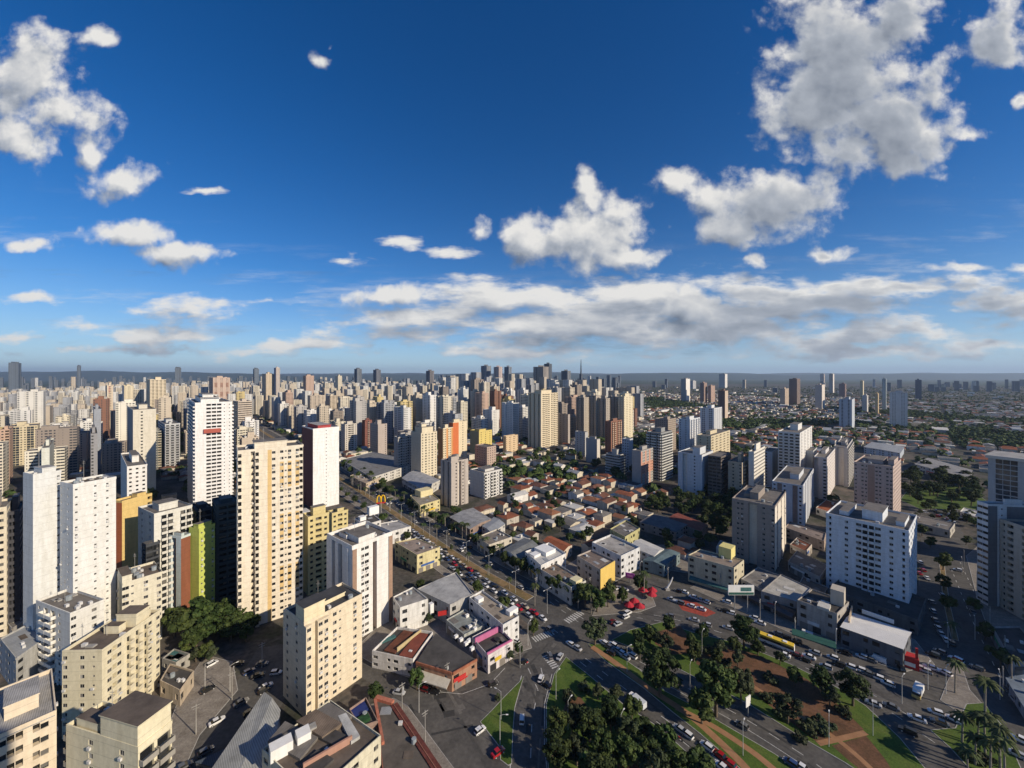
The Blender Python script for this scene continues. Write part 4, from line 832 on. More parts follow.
def ex(root, P, c, h):
    beam(root, 'coping', (376,699), (393,704), h, 1.4, .9, paint((.46,.17,.11),.8,.2,name='salmon_coping')); beam(root, 'coping', (375,701), (383,745), h, .8, .9, paint((.46,.17,.11),.8,.2,name='salmon_coping'))
    beam(root, 'red_wall', (394,705), (447,785), h, 2.2, .35, paint((.15,.045,.035),.85,.3,name='dark_red_wall'))
lowrise('market_hall', 'flat dark-roofed hall with salmon coping and a dark red strip along the street', ((375,700),(393,704),(450,790),(385,795)), 5.5, (.30,.13,.09), roofing((.12,.105,.09),'tarred_roof'), cat='hall', ref='flat dark hall with salmon coping', extra=ex, par=.5)
lowrise('shop_house', 'brown-roofed yard house beside the long cream block', ((160,682),(180,692),(194,672),(170,665)), 5, (.55,.46,.35), DARKROOF, cat='house', ref='brown-roofed yard house')
lowrise('carport', 'teal sheet-roofed carport under the trees by the lime green tower', ((162,660),(176,664),(190,655),(174,650)), 4, (.4,.38,.34), TEAL, cat='carport')
lowrise('shop_house', 'blue-grey tarp-covered low roof at the bottom street corner', ((196,762),(232,772),(262,752),(240,742)), 4.0, (.2,.22,.26), roofing((.10,.13,.17),'blue_grey_sheet',1), cat='shed', par=0)
for q, h, w, rf, lab in ((((0,600),(10,612),(28,600),(14,590)), 9, (.5,.49,.46), WHITEROOF, 'low house with pale patched roofs behind the windowless slab'), (((0,640),(16,660),(44,640),(30,624)), 12, (.45,.45,.44), ZINC, 'cluttered zinc-roofed block beside the white balcony block'), (((0,616),(12,630),(30,618),(18,606)), 8, (.42,.4,.38), FIBRE, 'grey fibre-roofed house above the cluttered zinc roof')):
    lowrise('house', lab, q, h, w, rf, cat='house', extra=lambda root,P,c,h: None)
# across the avenue
lowrise('warehouse', 'grey gabled warehouse with a white gable wall facing the avenue', ((503,550),(519,560),(541,548),(524,538)), 7, (.66,.66,.66), roofing((.22,.23,.23),'slate_sheet',1), 1.6, cat='warehouse', ref='grey gabled warehouse by the avenue', par=0)
lowrise('warehouse', 'long grey warehouse roof with a brown front edge near the ribbed tower', ((450,517),(470,529),(491,519),(473,508)), 8, (.30,.22,.18), roofing((.36,.36,.36),'grey_deck',.8), 1.0, cat='warehouse', ref='long grey avenue warehouse', par=0)
lowrise('warehouse', 'bluish sheet-roofed shed beside the long grey warehouse', ((482,526),(492,533),(505,524),(494,517)), 7, (.6,.58,.54), ZINC, .8, cat='warehouse', par=0)
lowrise('shop', 'brown-roofed cream shop with an open front canopy by the avenue', ((477,538),(489,546),(512,538),(497,530)), 7, (.60,.55,.46), roofing((.22,.19,.16),'brown_deck'), cat='shop', par=.8, ref='brown-roofed cream shop')
lowrise('office_block', 'white modern block with layered white roofs and dark glazing', ((525,553),(541,567),(566,555),(549,544)), 10, (.76,.75,.74), WHITEROOF, cat='office block', ref='white block with layered roofs', extra=lambda root,P,c,h: (pbox(root,'roof_step',545,552,h,8,9,2.2,WHITEM,48), pbox(root,'roof_step',535,556,h,5,4,1.4,WHITEM,48)), par=1)
lowrise('shop', 'long brown-roofed shop row with a pale yellow end wall at the crossing', ((538,569),(571,589),(586,582),(552,562)), 8, (.62,.60,.55), roofing((.27,.20,.15),'brown_sheet',1.1), ref='long brown-roofed shop row', par=.8, extra=lambda root,P,c,h: (pbox(root,'penthouse',576,583,h,5,4,2.2,paint((.7,.64,.4)),48)))
lowrise('office_block', 'brown-roofed block with a blank mustard yellow end wall', ((577,557),(600,571),(615,562),(591,551)), 11, (.44,.39,.35), roofing((.23,.18,.15),'brown_sheet2',1.1), cat='office block', ref='block with the mustard end wall', par=.8, extra=lambda root,P,c,h: beam(root,'yellow_wall',(600.3,571.3),(614.8,562.4),h,.3,11.6,YELL if 0 else paint((.70,.50,.14),.7,.1,name='mustard_paint'),0.3))
lowrise('office_block', 'long white block with a high parapet and a row of small dark windows', ((592,544),(621,558),(640,549),(611,536)), 11, (.66,.67,.68), roofing((.36,.34,.31),'patched_roof2'), cat='office block', ref='long white block with high parapet', par=1.2)
lowrise('house', 'greenish yellow two-storey house behind the long white block', ((610,530),(625,538),(640,529),(626,521)), 8, (.50,.47,.24), FIBRE, cat='house', par=.8)
lowrise('house', 'house with a long bright orange-brown tiled roof amid the low roofs', ((543,541),(564,551),(572,545),(551,536)), 6, (.6,.5,.4), TERRA, 1.0, cat='house', ref='long orange tiled roof', par=0)
lowrise('warehouse', 'white arched-roof depot among the dark low roofs', ((630,546),(654,556),(664,549),(641,539)), 7, (.6,.6,.6), WHITEROOF, 1.2, cat='warehouse', ref='white depot roof', par=0)
lowrise('warehouse', 'blue-green roofed depot beside the white arched-roof one', ((643,560),(664,566),(680,553),(660,549)), 6, (.2,.26,.28), roofing((.13,.19,.21),'blue_green_sheet',1.2), 1.0, cat='warehouse', par=0)
lowrise('warehouse', 'dark sheet-roofed garage row south of the woodland', ((640,522),(676,532),(690,523),(655,514)), 6, (.3,.27,.25), roofing((.16,.15,.15),'dark_sheet',1), .7, cat='warehouse', par=0)
lowrise('warehouse', 'dull red roofed sheds with a pale gutter beside the woodland', ((668,519),(700,531),(708,525),(678,513)), 6, (.4,.3,.26), BRICKRED, .8, cat='warehouse', par=0, ref='dull red roofed sheds')
def ex(root, P, c, h):
    pbox(root, 'penthouse', 727, 556, h, 7, 6, 5.5, paint((.70,.62,.25), name='yellow_penthouse'), 46)
    for z in (3.6,): canopy(root, (690,575), (734,588), z, 2.6, TEAL)
    mb = MB(); a, b = rel(root, 736.5, 566.5, h), rel(root, 744, 561, h)
lowrise('apartment_block', 'four-storey grey-cream block with rows of open balconies and a yellow end', ((688,556),(734,569),(744,561),(700,550)), 13.5, (.56,.51,.38), roofing((.26,.21,.17),'brown_deck2'), cat='apartment block', ref='four-storey block with the yellow end', extra=ex)
lowrise('shop', 'low flat grey roof beside the four-storey block with the yellow end', ((741,580),(765,592),(782,577),(758,568)), 6, (.4,.39,.37), roofing((.20,.19,.18),'grey_deck2'), par=.7)
lowrise('shop', 'pale sheet roof with white gutters, a dark front wall below', ((761,592),(798,603),(811,589),(781,575)), 8, (.30,.29,.29), roofing((.50,.48,.43),'cream_sheet',1.1), par=.5, ref='pale sheet roof with white gutters')
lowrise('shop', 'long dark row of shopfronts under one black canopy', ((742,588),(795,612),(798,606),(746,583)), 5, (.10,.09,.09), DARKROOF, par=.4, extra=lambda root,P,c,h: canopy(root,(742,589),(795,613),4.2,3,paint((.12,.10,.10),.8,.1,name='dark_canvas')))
def ex(root, P, c, h):
    pbox(root, 'turret', 838, 603, h, 6, 4.5, 6.5, paint((.48,.44,.38), name='turret_plaster'), 46); beam(root, 'coping_wall', (849,617), (852,602), h, .5, 3.4, paint((.58,.46,.32)), 6)
    canopy(root, (792,628), (836,642), 4.6, 3, GREENM); pbox(root, 'roof_hut', 824, 608, h, 5, 4, 1.2, paint((.55,.54,.5)), 46)
lowrise('shop_house', 'three-storey shop house with a battlemented turret and a green canopy', ((797,601),(837,615),(849,603),(812,590)), 11, (.42,.39,.36), DARKROOF, cat='shop house', ref='shop house with the turret', extra=ex)
def ex(root, P, c, h):
    beam(root, 'parapet_sign', (862,613), (894,624), h, .6, 1.6, WHITEM)
    p = rel(root, 905, 647, h); mb = MB()
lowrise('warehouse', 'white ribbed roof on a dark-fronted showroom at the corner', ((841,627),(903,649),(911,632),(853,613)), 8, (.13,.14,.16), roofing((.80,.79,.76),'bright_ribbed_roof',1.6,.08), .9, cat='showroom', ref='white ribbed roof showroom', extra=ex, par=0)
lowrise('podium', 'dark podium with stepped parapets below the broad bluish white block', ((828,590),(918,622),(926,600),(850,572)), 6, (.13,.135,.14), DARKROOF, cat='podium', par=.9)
lowrise('parking_deck', 'stacked parking deck with brown open floors beside the bluish stepped tower', ((785,528),(824,542),(826,534),(790,522)), 6, (.42,.34,.28), roofing((.25,.2,.17),'deck'), cat='parking deck', bays=True)
lowrise('warehouse', 'white and blue supermarket roof out past the pinkish tan tower', ((864,447),(900,453),(904,447),(872,442)), 9, (.5,.55,.62), ZINC, .6, cat='supermarket', par=0, ref='white and blue supermarket roof')
lowrise('warehouse', 'long terraced grey hall behind the wooded park', ((915,464),(968,478),(972,470),(928,458)), 8, (.5,.49,.48), roofing((.33,.32,.31),'hall_roof',.7), .6, cat='hall', par=0, ref='long grey hall behind the park')
lowrise('shop', 'low white kiosk building at the far side of the dark crossing', ((960,512),(977,518),(980,512),(964,508)), 4, (.66,.64,.6), WHITEROOF, cat='shop')
lowrise('warehouse', 'pale arched halls beside the crowded avenue, curved white front', ((402,478),(424,490),(440,480),(416,470)), 8, (.6,.58,.54), roofing((.40,.41,.43),'hall_sheet',.8), 1.4, cat='warehouse', par=0, ref='pale arched halls by the avenue')
lowrise('shop', 'brownish flat shop below the white slab with the dark red end', ((350,476),(366,484),(380,478),(364,472)), 7, (.56,.46,.34), roofing((.38,.31,.24),'shop_roof'), cat='shop')
lowrise('office_block', 'yellow cornered low block with a lit cream front by the avenue', ((410,496),(420,506),(440,500),(428,491)), 9, (.66,.57,.30), roofing((.28,.25,.2),'low_roof'), cat='office block', ref='yellow cornered low block', extra=lambda root,P,c,h: pbox(root,'upper_storey',424,495,h,12,9,5,paint((.68,.60,.36)),45))
lowrise('school', 'long grey institutional roof with a white rim behind the white slab', ((341,460),(372,478),(420,462),(372,452)), 9, (.62,.6,.56), roofing((.20,.20,.20),'institution_roof'), cat='institution', ref='long grey institutional roof')

lowrise('shop', 'row of low pale roofs behind the dark lot past the square park', ((905,520),(950,531),(955,524),(912,514)), 5, (.5,.47,.42), FIBRE, cat='shop', par=.5)
lowrise('shop', 'low dark roof with a blue glazed strip behind the wall of the cross street', ((992,628),(1012,664),(1050,664),(1020,628)), 5, (.30,.31,.33), DARKROOF, cat='shop', par=.8)
lowrise('carport', 'bluish flat car shed roof at the picture edge beside the cross street', ((1006,678),(1030,716),(1060,706),(1030,674)), 4, (.28,.31,.35), roofing((.16,.2,.25),'blue_deck'), cat='carport', par=0)
for q_, h_, w_, r_, l_ in ((((788,562),(820,578),(828,566),(797,551)), 5, (.46,.42,.38), FIBRE, 'grey fibre roof between the ribbed-edge tower and the broad white block'), (((797,588),(822,600),(828,588),(803,577)), 4, (.4,.36,.33), ROOFBROWN, 'brown low roof behind the turreted shop house'), (((816,508),(842,517),(850,508),(826,500)), 5, (.66,.62,.55), TERRA, 'tiled low house before the pinkish tan tower'), (((836,530),(862,536),(868,528),(845,522)), 4, (.5,.47,.44), ZINC, 'zinc roof behind the broad bluish white block'), (((716,548),(730,552),(734,545),(720,541)), 5, (.6,.56,.5), WHITEROOF, 'small white roof at the edge of the dark woodland'), (((790,545),(806,552),(812,545),(797,538)), 5, (.56,.5,.44), TERRADARK, 'brown tiled roof under the parking deck')):
    lowrise('shop', l_, q_, h_, w_, r_, cat='shop', par=.5)
# ------------------------------------------------------------------ signs and banners
def sign_thing(name, label, px, py, h, build, cat='sign', az=45, ref=None):
    p = G(px, py); root = thing(name, label, cat, (p.x, p.y, 0), R(-az)); build(root)
    if ref: LAND.append((ref, px, py-10))
    return root
def arches(root):
    mb = MB(); mb.tube([(0,0,0),(0,0,13)], .35, .3, CONCRETE, 8); mb.build('pole', root)
    am = paint((.80,.50,.02), .4, .03, name='golden_plastic'); mb = MB()
    for s in (-1, 1):
        pts = []
        for k in range(13):
            t = k/12*math.pi; pts.append((s*1.5+1.5*math.cos(t), 0, 13+5.2*math.sin(t)**.75))
        mb.tube(pts, .42, .42, am, 6)
    mb.build('golden_arches', root)
    mb = MB(); mb.box((0,0), 6.6, .5, 12.0, 13.0, REDM); mb.build('sign_base', root)
sign_thing('restaurant_sign', 'tall yellow double-arch restaurant sign on a pole by the avenue', 381, 519, 18, arches, az=-20, ref='yellow double-arch sign')
def billboard(root):
    mb = MB()
    for x in (-3, 3): mb.tube([(x,0,0),(x,0,9)], .2, .2, CONCRETE)
    mb.build('posts', root)
    mb = MB(); mb.box((0,0), 12, .5, 8, 12.5, WHITEM); mb.build('board', root)
    mb = MB(); mb.box((0,-.29), 11.6, .06, 8.2, 9.3, GREENM); mb.build('green_band', root); mb = MB(); mb.box((2.2,-.29), 5, .06, 9.8, 11.6, TEAL); mb.build('printed_panel', root)
sign_thing('billboard', 'white and green billboard above the dark canopy row', 741, 612, 12, billboard, az=-46+90-44, ref='white and green billboard')
def banner(root):
    mb = MB(); mb.box((0,0), 6, 4, 0, 4.2, REDM); mb.build('red_cladding', root)
    mb = MB(); mb.box((0,-2.1), 4, .15, 1.0, 2.4, WHITEM); mb.build('panel', root); mb = MB(); mb.box((2.4,-1.4), .7, .7, 4.201, 8.2, REDM); mb.build('red_pylon', root)
sign_thing('red_kiosk', 'red clad kiosk with a red pylon at the showroom corner', 907, 665, 6, banner, 'kiosk', 40, ref='red kiosk at the showroom corner')
def psign(root):
    mb = MB(); mb.box((0,0), .5, .5, 0, 3, CONCRETE); mb.build('post', root); mb = MB(); mb.box((0,0), 4.6, .5, 2.6, 5.2, paint((.32,.06,.34),.5,.05,name='purple_paint')); mb.build('board', root)
    mb = MB(); mb.box((0,-.28), 2.8, .06, 3.4, 4.4, paint((.55,.2,.5),.5,.05,name='lilac_paint')); mb.build('lettering_panel', root)
sign_thing('purple_sign', 'purple signboard standing at the parking lot', 630, 583, 7, psign, az=25, ref='purple signboard')
def wsign(root):
    mb = MB(); mb.tube([(0,0,0),(0,0,4)], .12, .12, CONCRETE); mb.build('post', root); mb = MB(); mb.box((0,0), 2.6, .25, 3.2, 6.4, WHITEM); mb.build('board', root)
sign_thing('road_sign', 'tilted white sign panel beside the big dark trees', 748, 716, 6, wsign, az=-30, ref='tilted white sign panel')
def arc(root):
    mb = MB(); pts = [(math.sin(t*1.2)*3-2, 0, 1+t*5.5) for t in [k/8 for k in range(9)]]; mb.tube(pts, .5, .25, WHITEM, 6); mb.build('curved_fin', root); mb = MB(); mb.box((-2,0), 2, 2, 0, 1, CONCRETE); mb.build('base', root)
sign_thing('curved_sign', 'white curved fin sign where the shops begin', 671, 590, 6, arc, az=0, ref='white curved fin sign')
def tent(root):
    for (x, y) in ((0,0), (4.6,1.5), (1.5,4.4)):
        mb = MB(); rr = 2.5
        ring = [(x+rr*math.cos(2*math.pi*k/8), y+rr*math.sin(2*math.pi*k/8), 2.4) for k in range(8)]
        for k in range(8): mb.face([ring[k], ring[(k+1) % 8], (x, y, 4.2)], paint((.40,.02,.035),.7,.1,name='red_canvas'))
        mb.tube([(x,y,0),(x,y,4.2)], .06, .06, CONCRETE, 5); mb.build('red_canopy', root)
sign_thing('canopy_stall', 'cluster of red canopies by the kerbed parking island', 629, 610, 4, tent, 'stall', 30, ref='cluster of red canopies')
sign_thing('canopy_stall', 'small red canopies beside the round street tree', 643, 595, 4, tent, 'stall', 70, ref='small red canopies')
# ------------------------------------------------------------------ trees
def leaf_mat(name, cols):
    m, nt, N, L, b = nodes(name)
    g = N.new('ShaderNodeNewGeometry'); oi = N.new('ShaderNodeObjectInfo')
    n = N.new('ShaderNodeTexNoise'); n.inputs['Scale'].default_value = .45; n.inputs['Detail'].default_value = 4; L.new(g.outputs['Position'], n.inputs['Vector'])
    r = N.new('ShaderNodeValToRGB'); e = r.color_ramp.elements
    e[0].position = .3; e[0].color = (*cols[0], 1); e[1].position = .72; e[1].color = (*cols[2], 1); x = e.new(.5); x.color = (*cols[1], 1); L.new(n.outputs[0], r.inputs[0])
    hs = N.new('ShaderNodeHueSaturation'); mr = N.new('ShaderNodeMapRange'); mr.inputs[3].default_value = .65; mr.inputs[4].default_value = 1.35; L.new(oi.outputs['Random'], mr.inputs[0]); L.new(mr.outputs[0], hs.inputs['Value'])
    mr2 = N.new('ShaderNodeMapRange'); mr2.inputs[3].default_value = .475; mr2.inputs[4].default_value = .515
    wn = N.new('ShaderNodeTexWhiteNoise'); wn.noise_dimensions = '1D'; L.new(oi.outputs['Random'], wn.inputs['W']); L.new(wn.outputs[0], mr2.inputs[0]); L.new(mr2.outputs[0], hs.inputs['Hue'])
    L.new(r.outputs[0], hs.inputs['Color']); L.new(hs.outputs[0], b.inputs['Base Color']); b.inputs['Roughness'].default_value = .75; b.inputs['Specular IOR Level'].default_value = .25
    return m
LEAF = leaf_mat('broadleaf_foliage', ((.014,.026,.007), (.032,.054,.012), (.072,.098,.024)))
LEAFG = leaf_mat('grey_green_foliage', ((.022,.032,.013), (.042,.058,.024), (.078,.092,.042)))
PALML = leaf_mat('palm_foliage', ((.020,.036,.010), (.042,.062,.018), (.09,.11,.035)))
BARK = paint((.16,.125,.09), .95, .3, (.8,.8,.8), 'bark'); PALMBARK = paint((.30,.27,.23), .9, .25, (.8,.8,.8), 'palm_bark')
def crown_mesh(name, seed, rx, rz, zc, nclump, nleaf, leaf, mat, lump=.45):
    rng = random.Random(seed); mb = MB(); cl = []
    for i in range(nclump):
        while True:
            p = Vector((rng.uniform(-1,1), rng.uniform(-1,1), rng.uniform(-.85,1)))
            if .28 < p.length < .92: break
        cl.append((Vector((p.x*rx, p.y*rx, zc+p.z*rz)), rng.uniform(.7,1.3)*rx*lump))
    vs, fs = [], []
    for c, r in cl:
        for k in range(nleaf):
            d = Vector((rng.gauss(0,1), rng.gauss(0,1), rng.gauss(0,1)*.75+.15)).normalized(); rr = r*rng.uniform(.55,1.08)
            p = c+Vector((d.x*rr, d.y*rr, d.z*rr*.8)); n = (d+Vector((rng.uniform(-.7,.7), rng.uniform(-.7,.7), rng.uniform(-.3,.9)))).normalized()
            a = n.orthogonal().normalized(); b = n.cross(a); t = rng.uniform(0, 6.28); a, b = a*math.cos(t)+b*math.sin(t), b*math.cos(t)-a*math.sin(t)
            s = leaf*rng.uniform(.6,1.35); i0 = len(vs); vs += [p-a*s-b*s*.6, p+a*s*.3-b*s, p+a*s+b*s*.5, p-a*s*.2+b*s*.9]; fs.append((i0,i0+1,i0+2,i0+3))
    me = bpy.data.meshes.new(name); me.from_pydata([tuple(v) for v in vs], [], fs); me.materials.append(mat); me.update(); return me
def trunk_mesh(name, seed, h, r, spread, nb, mat=BARK):
    rng = random.Random(seed); mb = MB(); top = (rng.uniform(-.3,.3), rng.uniform(-.3,.3), h*.62)
    mb.tube([(0,0,-.1), (top[0]*.5, top[1]*.5, h*.32), top], r, r*.6, mat, 7)
    for k in range(nb):
        t = 2*math.pi*k/nb+rng.uniform(-.3,.3); z = h*rng.uniform(.4,.6)
        mb.tube([(top[0]*z/h, top[1]*z/h, z), (math.cos(t)*spread*.5, math.sin(t)*spread*.5, z+h*.16), (math.cos(t)*spread, math.sin(t)*spread, z+h*.28)], r*.45, r*.12, mat, 5)
    return mb.mesh(name)
def palm_meshes(seed, h):
    rng = random.Random(seed); tb = MB(); tb.tube([(0,0,-.1),(.1,0,h*.5),(.15,.1,h)], .28, .18, PALMBARK, 7); cb = MB()
    for k in range(20):
        t = 2*math.pi*k/20+rng.uniform(-.2,.2); up = rng.uniform(.1,1.1); L_ = rng.uniform(2.8,3.8); prev = None
        for i in range(6):
            s = i/5; r = L_*(s*(1-.12*up*s)); z = h+L_*(up*s*.75-s*s*(.55+.45*up)); w = .62*(1-s*.75)*(.35+min(1, s*3)*.65)
            c = Vector((math.cos(t)*r+.15, math.sin(t)*r+.1, z)); q = Vector((-math.sin(t), math.cos(t), 0))*w
            cur = (c-q-Vector((0,0,w*.5)), c, c+q-Vector((0,0,w*.5)))
            if prev:
                cb.face([prev[0], prev[1], cur[1], cur[0]], PALML); cb.face([prev[1], prev[2], cur[2], cur[1]], PALML)
            prev = cur
    return tb.mesh('trunk'), cb.mesh('crown')
KIND = {}
def kind(k):
    if k in KIND: return KIND[k]
    if k == 'big': r = (trunk_mesh('trunk', 1, 13, .5, 4, 6), crown_mesh('crown', 11, 5.6, 4.6, 8.6, 46, 95, .36, LEAF, .25))
    elif k == 'big2': r = (trunk_mesh('trunk', 2, 14, .5, 3.6, 6), crown_mesh('crown', 12, 5.0, 5.6, 9.0, 46, 95, .36, LEAF, .25))
    elif k == 'grey': r = (trunk_mesh('trunk', 3, 11, .4, 3.8, 6), crown_mesh('crown', 13, 5.2, 3.6, 7.4, 36, 80, .34, LEAFG, .22))
    elif k == 'round': r = (trunk_mesh('trunk', 4, 7, .28, 2, 5), crown_mesh('crown', 14, 3.0, 2.6, 4.9, 22, 110, .27, LEAF, .36))
    elif k == 'small': r = (trunk_mesh('trunk', 5, 5, .2, 1.4, 4), crown_mesh('crown', 15, 2.1, 1.8, 3.4, 14, 90, .24, LEAFG, .38))
    elif k == 'bush': r = (trunk_mesh('trunk', 6, 2, .12, .8, 4), crown_mesh('crown', 16, 1.7, 1.0, 1.0, 12, 80, .22, LEAFG, .4))
    elif k == 'mid': r = (trunk_mesh('trunk', 7, 8, .3, 2.4, 4), crown_mesh('crown', 17, 3.8, 3.0, 5.8, 20, 60, .5, LEAF, .38))
    elif k == 'mid2': r = (trunk_mesh('trunk', 8, 9, .3, 2.2, 4), crown_mesh('crown', 18, 3.2, 3.8, 6.2, 20, 60, .5, LEAF, .38))
    elif k == 'palm': r = palm_meshes(21, 8.5)
    elif k == 'palm2': r = palm_meshes(22, 11)
    KIND[k] = r; return r
NAMES = {'big': 'broadleaf_tree', 'big2': 'broadleaf_tree', 'grey': 'broadleaf_tree', 'round': 'street_tree', 'small': 'young_tree', 'bush': 'shrub', 'mid': 'garden_tree', 'mid2': 'garden_tree', 'palm': 'palm_tree', 'palm2': 'palm_tree'}
CATS = {'shrub': 'shrub', 'palm_tree': 'palm tree'}
NTREE = [0]
def tree(k, p, s=1.0, desc=None, group=None, z=0.0, label=None, rng=random):
    t, c = kind(k); nm = NAMES[k]; NTREE[0] += 1
    o = thing(nm, label or 'x', CATS.get(nm, 'tree'), (p.x, p.y, z), rng.uniform(0, 6.28), group); o.scale = (s*rng.uniform(.9,1.1), s*rng.uniform(.9,1.1), s*rng.uniform(.88,1.12))
    link('trunk', t, o); link('crown', c, o)
    if not label: px, py = PX(p.x, p.y, 4*s); AUTO.append((o, desc, px, py))
    return o
RT = random.Random(5)
def trees(lst, desc, group, z=.1):
    for (k, px, py, s) in lst: tree(k, G(px, py), s, desc, group, z, rng=RT)
trees((('big2',557,742,.62),('grey',572,733,.70),('big',590,742,.74),('big2',611,732,.72),('grey',627,747,.72),('round',644,742,.95),('mid',632,722,.8),('small',616,704,1.0),('small',598,700,.9),('big',556,772,.7),('grey',577,766,.75),('big2',603,768,.70),('mid2',590,788,.9),('big',626,774,.72),('big2',648,768,.66),('mid',664,757,.9),('big',676,780,.7),('grey',655,790,.8),('big',600,800,.8),('mid',700,782,.9),('bush',569,700,1.3),('bush',585,690,1.2),('bush',580,712,1.2),('bush',640,728,1.2),('bush',596,720,1.2)), 'leafy grove tree', 'trees of the grove beside the junction')
trees((('big',660,696,1.2),('big2',716,716,1.22),('mid2',702,724,1.1),('grey',741,704,.9),('mid2',694,662,.8)), 'great dense carriageway tree', 'great trees over the carriageway')
trees((('grey',595,645,1.0),('round',650,645,1.0),('grey',664,652,.7),('round',690,652,.8),('mid',638,647,.7),('big',744,648,.85),('round',702,640,.8),('big',822,696,.66),('big',853,706,.80),('grey',830,706,.6),('grey',788,724,.8),('bush',818,726,1.3),('bush',822,733,1.0),('bush',805,728,1.2),('bush',768,700,1.1),('small',720,655,1),('bush',758,650,1.2),('round',735,653,.8),('small',780,665,.9),('bush',812,735,.9),('bush',830,728,1),('small',748,690,1),('bush',726,664,1.2),('mid',640,660,.7),('round',716,664,.8),('small',738,668,1.1),('bush',745,676,1.2),('bush',770,682,1.3),('round',795,686,.8),('bush',706,652,1.2),('round',758,655,.8),('mid',668,634,.8),('bush',800,742,1.1),('bush',780,716,1.2),('bush',845,715,1.2)), 'earth park greenery', 'trees and shrubs of the red earth park')
trees((('round',597,612,1.35),('mid',585,608,1.25),('mid2',608,607,1.1),('round',622,604,.9),('palm2',644,597,1.0),('round',641,592,1.2),('round',578,604,.9)), 'street tree at the crossing', 'street trees at the crossing')
trees((('palm2',985,716,1.15),('palm',962,742,1.0),('palm2',985,755,1.05),('palm',975,765,1.0),('palm2',1000,768,1.0),('palm',992,742,.9),('palm2',955,693,.9),('palm',968,775,.9),('palm2',1005,785,1),('palm',978,745,.95),('palm',990,775,1.1),('bush',965,758,1.2),('bush',985,764,1.3)), 'palm of the corner lawn', 'palms of the corner lawn')
trees((('round',417,690,.9),('round',376,700,.8),('round',519,655,.55),('mid',431,622,.4),('small',510,662,.8),('bush',498,700,.8),('small',427,625,.9),('mid',420,590,.6),('round',345,640,.8),('small',312,640,1),('small',300,638,1)), 'small pavement tree', 'street trees by the corner shops')
trees((('round',943,570,1.2),('round',944,590,1.0),('mid',948,612,.8),('palm',952,640,.9),('round',975,612,.8),('round',985,640,.9),('mid',1000,668,.8),('round',930,548,.9),('mid',922,536,.9),('round',966,545,.8),('palm2',1012,690,1.0)), 'cross street tree', 'trees of the cross street')
for (k, px, py, s) in (('mid',186,640,1.5),('mid2',198,636,1.6),('big',208,643,.9),('big2',196,650,.8),('big',222,636,.95),('mid',214,628,1.3),('big2',231,642,.8),('big',240,632,.8),('round',188,655,1.0),('round',205,660,.8),('mid',175,637,1.3),('round',252,630,.9),('big2',226,626,.9),('small',196,662,1),('small',212,662,1),('round',246,642,.9)): tree(k, G(px, py), s, 'dark shaded tree', 'dark trees below the lime green tower', rng=RT)
# palms and trees down the avenue
for i in range(44):
    f = i/43; a = AV[0]*0; 
    q = AV[1]+(AV[-1]-AV[1])*f; d = (AV[-1]-AV[1]).normalized(); n = Vector((d.y, -d.x))
    side = 15.2 if i % 2 else 14
    kk = RT.choice(('palm','palm2','mid','round')); tree(kk, q-n*side, RT.uniform(.75,1.1), 'avenue palm on the shop side' if kk[0] == 'p' else 'leafy avenue tree on the shop side', 'trees along the shop side of the avenue', .1, rng=RT)
    if i % 3 == 0: tree(RT.choice(('round','mid')), q+n*15.2, RT.uniform(.6,.9), 'avenue tree on the near kerb', 'trees along the near kerb of the avenue', .1, rng=RT)
for i in range(15):
    q = AV[1]+(AV[-1]-AV[1])*(i/15*.97+.02); kk = RT.choice(('palm','palm2','small')); tree(kk, q, RT.uniform(.6,.9), 'palm on the avenue median' if kk[0] == 'p' else 'leafy tree on the avenue median', 'trees on the avenue median', .14, rng=RT)
# woodland and park
def scatter(poly, n, kinds, smin, smax, desc, group, mind=4.5):
    P = [G(*p) for p in poly]; x0, x1 = min(p.x for p in P), max(p.x for p in P); y0, y1 = min(p.y for p in P), max(p.y for p in P); got = []; tries = 0
    while len(got) < n and tries < 6000:
        tries += 1; p = Vector((RT.uniform(x0, x1), RT.uniform(y0, y1))); ins = False; j = len(P)-1
        for i in range(len(P)):
            if (P[i].y > p.y) != (P[j].y > p.y) and p.x < (P[j].x-P[i].x)*(p.y-P[i].y)/(P[j].y-P[i].y)+P[i].x: ins = not ins
            j = i
        if not ins or any((p-g).length < mind for g in got): continue
        got.append(p); tree(RT.choice(kinds), p, RT.uniform(smin, smax), desc, group, rng=RT)
    for g in got: OCC.append((g.x, g.y, 4))
scatter(((672,500),(700,496),(735,506),(735,540),(715,540),(690,522),(675,515)), 34, ('big','big2','mid'), .75, 1.05, 'dense dark woodland tree', 'trees of the dark woodland', 6)
scatter(((640,505),(665,500),(668,512),(650,516)), 8, ('mid','mid2','big'), .7, 1.0, 'lighter woodland edge tree', 'trees at the light end of the woodland')
scatter(((898,478),(925,470),(975,484),(990,505),(965,508),(905,504)), 52, ('big','big2','mid','mid2'), .7, 1.0, 'square park tree', 'trees of the wooded park', 4.8)
scatter(((905,506),(985,512),(975,528),(908,522)), 14, ('mid','round','small'), .7, 1.0, 'car park tree behind the lit crossing', 'trees of the car park')
scatter(((340,470),(352,462),(368,476),(385,492),(370,490)), 10, ('mid','mid2'), .8, 1.2, 'tree on the institution lawn', 'trees beside the institution', 6)
scatter(((600,450),(640,470),(655,490),(630,492),(560,462),(500,470),(505,455)), 22, ('mid','mid2','big'), .8, 1.1, 'green belt tree', 'trees of the green belt', 9)
